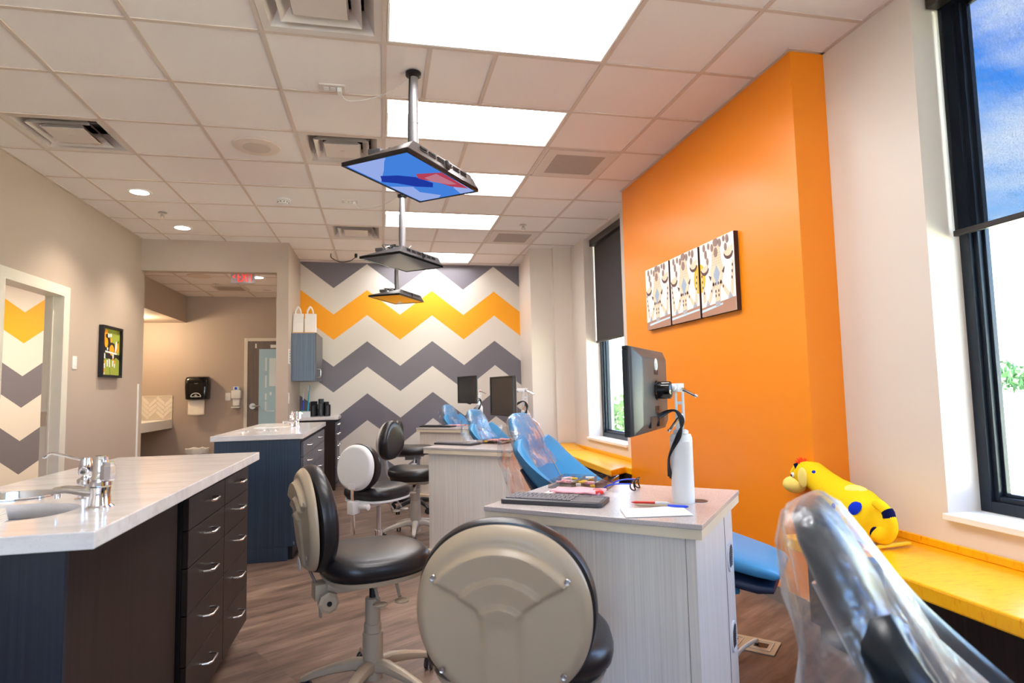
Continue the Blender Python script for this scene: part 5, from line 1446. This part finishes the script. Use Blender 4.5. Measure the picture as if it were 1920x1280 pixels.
MB().box(-.025, .025, -.208, -.202, .06, .068).build('brand_strip', 'graymetal', t, smooth=0)
m = MB(); m.grid(lambda u, v: (-.13+.23*u, -.12-.006*math.sin(u*4)-.015*v, -.178-.23*v-.008*math.sin(u*3.1)*v), 10, 10); m.build('paper_tail', 'towel', t, solid=.001)
t = thing('sanitizer_dispenser', 'small white sanitizer dispenser beside the hall door', 'dispenser', (-2.21, 10.199, 1.22))
MB().box(-.068, .068, -.1, 0, -.02, .11, bev=.012).build('housing', 'whitep', t, smooth=40)
MB().box(-.045, .045, -.075, -.005, .111, .165, bev=.008).build('clear_cartridge', 'frostw', t, smooth=40)
MB().box(-.022, .012, -.078, -.0755, .118, .155).build('blue_window', 'blueink', t, smooth=0)
MB().box(-.05, .05, -.07, 0, -.13, -.021, bev=.01).build('lower_body', 'whitep', t, smooth=40)
MB().box(-.062, .062, -.12, 0, -.165, -.145, bev=.006).build('drip_tray', 'whitep', t, smooth=40)
t = thing('trash_can', 'trash can with white liner at the hall wall', 'trash can', (-2.70, 9.95, 0))
m = MB(); m.lathe([(.12, .0), (.15, .44), (.158, .46), (.15, .462), (.143, .44), (.115, .02), (.01, .02)], seg=32); m.build('bin', 'wall', t)
m = MB(); m.lathe([(.155, .40), (.162, .44), (.166, .475), (.15, .47), (.14, .40)], seg=40)
for v in m.bm.verts: v.co += Vector((noise.noise(v.co*22)*.012, noise.noise(v.co*25)*.012, noise.noise(v.co*19)*.014))
m.build('liner', 'foil', t, smooth=60)
t = thing('exit_sign', 'red EXIT sign with left arrow hanging from hall ceiling', 'exit sign', (-1.68, 7.98, 2.79))
MB().box(-.14, .14, -.012, .012, -.168, -.03, bev=.008).build('panel', 'exitbody', t, smooth=30)
MB().box(-.13, .13, -.03, .03, -.03, -.001, bev=.004).build('canopy', 'whitep', t, smooth=30)
text_mesh('exit_letters', 'EXIT', .165, 'exitred', Matrix.Translation((.028, -.0135, -.10)) @ Matrix.Rotation(PI/2, 4, 'X') @ Matrix.Scale(.55, 4, (1, 0, 0)), .001, t)
m = MB(); m.loft([[(-.088, -.0125, -.062), (-.122, -.0125, -.085), (-.088, -.0125, -.108), (-.088, -.0125, -.096), (-.104, -.0125, -.085), (-.088, -.0125, -.074)], [(-.088, -.0145, -.062), (-.122, -.0145, -.085), (-.088, -.0145, -.108), (-.088, -.0145, -.096), (-.104, -.0145, -.085), (-.088, -.0145, -.074)]]); m.build('arrow', 'exitred', t, smooth=0)
for (x, y), lb, on in (((-1.66, 9.46), 'round hall downlight near the far hall wall, not lit brightly', 0), ((-1.60, 8.45), 'bright round hall downlight just right of the exit sign', 1)):
    t = thing('recessed_downlight', lb, 'ceiling light', (x, y, 2.785))
    MB().lathe([(.07, .006), (.07, -.003), (.09, -.003), (.094, .004)], seg=32).build('trim_ring', 'trimw', t); MB().cyl((0, 0, 0), .07, -.001, .002, 28).build('lens', 'down' if on else 'ventw', t)
t = thing('return_grille', 'dark return grille in the hall ceiling below exit sign', 'air vent', (-2.13, 9.35, 2.785))
MB().box(-.22, .22, -.2, .2, -.004, .004).build('frame', 'ventw', t, smooth=0); MB().box(-.19, .17, -.16, .16, -.0065, -.003).build('perforated_face', 'grille', t, smooth=0)
t = thing('ceiling_speaker', 'round speaker in the hall ceiling behind the header', 'speaker', (-2.30, 8.42, 2.785))
MB().lathe([(.15, .004), (.15, -.004), (.1, -.007), (.01, -.007)], seg=32).build('mesh_cover', 'speakerm', t)

# ------------------------------------------------------------------ outdoors
o = MB().grid(lambda u, v: (-60+u*u*220, -150+300*v, -.2), 40, 40).build('lawn', 'grass', None, smooth=0); o['kind'] = 'structure'
o = MB().box(-30, 2.9, -40, -3.3, -.26, -.15).build('paved_lot', 'concrete', None, smooth=0); o['kind'] = 'structure'
def shrub(x, y, z, sx, sy, sz, label, mat='leaf', n=900, seed=0, cat='shrub', group=None, leaf=.06):
    rnd = random.Random(seed); t = thing('garden_shrub', label, cat, (x, y, -.2), 0, group)
    m = MB()
    for _ in range(n):
        a, b = rnd.uniform(0, 6.283), math.acos(rnd.uniform(-.25, 1)); k = rnd.uniform(.65, 1.0)**.5*(1+.18*math.sin(a*3+seed)*math.sin(b*4))
        c = Vector((math.cos(a)*math.sin(b)*sx*k, math.sin(a)*math.sin(b)*sy*k, math.cos(b)*sz*k+sz*.35))
        e = Euler((rnd.uniform(0, 6), rnd.uniform(0, 6), rnd.uniform(0, 6))).to_matrix(); L = leaf*rnd.uniform(.7, 1.4)
        q = [c+e @ Vector(p) for p in ((-L, 0, 0), (0, -L*.45, L*.12), (L, 0, 0), (0, L*.45, L*.12))]
        m.bm.faces.new([m.bm.verts.new(p) for p in q])
    m.build('foliage', mat, t, smooth=0)
    s = MB()
    for k in range(5): s.tube([(0, 0, 0), (sx*.4*math.cos(k*1.3), sy*.4*math.sin(k*1.3), sz*.8)], .02*max(1, sz), 6)
    s.build('stems', 'trunk', t); return t
shrub(5.4, 12.3, 0, 1.0, 1.3, .95, 'leafy green shrub outside the far window', n=1800, seed=2, leaf=.09)
for i, (x, y, sx, sz, lb) in enumerate(((64, 54, 5, 2.4, 'pale green tree row outside near window, left clump'), (76, 36, 6, 2.8, 'pale green tree row outside near window, right clump'), (40, 66, 5, 3, 'pale tree clump far outside the far window'))):
    shrub(x, y, 0, sx, sx, sz, lb, 'leaf2', 700, 10+i, 'tree', 'distant trees across the lawn', .5)
t = thing('distant_house', 'pale house with gray gabled roof across the lawn', 'house', (92, 66, -.2), R(35))
MB().box(-11, 11, -5, 5, 0, 3.0).build('wall', 'brickw', t, smooth=0)
m = MB(); m.loft([[(-12, -6, 3), (-12, 6, 3), (-12, 0, 6.6)], [(12, -6, 3), (12, 6, 3), (12, 0, 6.6)]]); m.build('roof', 'roof', t, smooth=0)
m = MB(); m.loft([[(-2.5, -7, 3), (2.5, -7, 3), (0, -7, 5.6)], [(-2.5, 0, 3), (2.5, 0, 3), (0, 0, 5.6)]]); m.build('gable', 'roof', t, smooth=0)
for x in (-7, -4, 4, 7): MB().box(x-.6, x+.6, -5.05, -4.95, .9, 2.3).build('window', 'frame', t, smooth=0)

# ------------------------------------------------------------------ light
W = bpy.data.worlds.new('sky'); scn.world = W; W.use_nodes = True
nt = W.node_tree; nt.nodes.clear()
def wn(ty, **k):
    n = nt.nodes.new(ty)
    for a, b in k.items(): setattr(n, a, b)
    return n
tc = wn('ShaderNodeTexCoord'); sp = wn('ShaderNodeSeparateXYZ'); nt.links.new(tc.outputs['Generated'], sp.inputs[0])
rp = wn('ShaderNodeValToRGB'); cr = rp.color_ramp
for e, (p, c) in zip([cr.elements[0], cr.elements[1], cr.elements.new(.5), cr.elements.new(.7)], [(0, (.75, .8, .8, 1)), (.02, (1, 1, 1, 1)), (.14, (.28, .60, 1, 1)), (.42, (.04, .27, .92, 1))]): e.position = p; e.color = c
nt.links.new(sp.outputs[2], rp.inputs[0])
mp = wn('ShaderNodeMapping'); mp.inputs['Scale'].default_value = (2.2, 2.2, 5.0); mp.inputs['Location'].default_value = (.35, .1, .0); nt.links.new(tc.outputs['Generated'], mp.inputs[0])
nz = wn('ShaderNodeTexNoise'); nz.inputs['Scale'].default_value = 1.6; nz.inputs['Detail'].default_value = 6; nz.inputs['Roughness'].default_value = .58; nt.links.new(mp.outputs[0], nz.inputs['Vector'])
cl = wn('ShaderNodeValToRGB'); cl.color_ramp.elements[0].position = .46; cl.color_ramp.elements[1].position = .66; cl.color_ramp.elements[1].color = (.85, .85, .85, 1); nt.links.new(nz.outputs[0], cl.inputs[0])
mx = wn('ShaderNodeMix', data_type='RGBA'); nt.links.new(cl.outputs[0], mx.inputs['Factor']); nt.links.new(rp.outputs[0], mx.inputs[6]); mx.inputs[7].default_value = (1, 1, 1, 1)
bg = wn('ShaderNodeBackground'); bg.inputs[1].default_value = SKY; nt.links.new(mx.outputs[2], bg.inputs[0])
wo = wn('ShaderNodeOutputWorld'); nt.links.new(bg.outputs[0], wo.inputs[0])
def portal(y0, y1):
    l = bpy.data.lights.new('window_portal', 'AREA'); l.shape = 'RECTANGLE'; l.size = y1-y0; l.size_y = 2.4
    l.cycles.is_portal = True
    o = bpy.data.objects.new('window_portal', l); COL.objects.link(o); o.location = (2.74, (y0+y1)/2, 1.87)
    o.rotation_euler = (0, R(90), 0)
for a in ((1.08, 2.275), (5.86, 7.05), (-1.6, -.4)): portal(*a)
for x in (-1.325,):
    l = bpy.data.lights.new('window_portal', 'AREA'); l.shape = 'RECTANGLE'; l.size = 2.3; l.size_y = 2.4; l.cycles.is_portal = True
    o = bpy.data.objects.new('window_portal', l); COL.objects.link(o); o.location = (x, -3.11, 1.7); o.rotation_euler = (R(-90), 0, 0)
    o.rotation_euler = (R(90), 0, 0)
sl = bpy.data.lights.new('sun', 'SUN'); sl.energy = SUN; sl.angle = R(1); sl.color = (1, .92, .82)
so = bpy.data.objects.new('sun', sl); COL.objects.link(so); so.rotation_euler = Vector((-.55, .45, .8)).to_track_quat('Z', 'Y').to_euler()
def lamp(kind, name, loc, power, color=(1, 1, 1), size=.1, spot=None, rot=(0, 0, 0)):
    l = bpy.data.lights.new(name, kind); l.energy = power; l.color = color
    if kind == 'SPOT': l.spot_size = spot; l.spot_blend = .8; l.shadow_soft_size = size
    elif kind == 'AREA': l.size = size
    else: l.shadow_soft_size = size
    o = bpy.data.objects.new(name, l); COL.objects.link(o); o.location = loc; o.rotation_euler = rot; return o
WARM = (1, .86, .68)
lamp('SPOT', 'downlight_lamp', (-2.12, 5.91, CEIL-.02), 38, WARM, .06, R(110))
lamp('SPOT', 'downlight_lamp', (-2.124, 7.124, CEIL-.02), 38, WARM, .06, R(110))
lamp('SPOT', 'hall_downlight_lamp', (-1.60, 8.45, 2.76), 26, WARM, .06, R(120))
lamp('POINT', 'hall_niche_lamp', (-3.42, 9.4, 2.25), 11, (1, .78, .5), .08)
lamp('AREA', 'side_room_lamp', (-4.2, 6.3, 2.73), 30, (1, .9, .75), .6)
scn.view_settings.view_transform = 'Standard'; scn.view_settings.look = 'None'
scn.view_settings.exposure = EXPO; scn.view_settings.gamma = 1; scn.view_settings.use_curve_mapping = False

# ------------------------------------------------------------------ camera
cam = bpy.data.cameras.new('camera'); co = bpy.data.objects.new('camera', cam); COL.objects.link(co); scn.camera = co
cam.sensor_width = 36; cam.lens = 1144.28/1920*36; cam.clip_start = .05; cam.clip_end = 500
yaw, pitch, roll = .210117, .079187, -.021541
fw = Vector((math.sin(yaw)*math.cos(pitch), math.cos(yaw)*math.cos(pitch), math.sin(pitch))); rt = Vector((math.cos(yaw), -math.sin(yaw), 0)); upv = rt.cross(fw)
r2 = rt*math.cos(roll)+upv*math.sin(roll); u2 = -rt*math.sin(roll)+upv*math.cos(roll)
mw = Matrix((r2, u2, -fw)).transposed().to_4x4(); mw.translation = (0, 0, 1.24); co.matrix_world = mw
cam.dof.use_dof = True; cam.dof.focus_distance = 3.2; cam.dof.aperture_fstop = 4.0
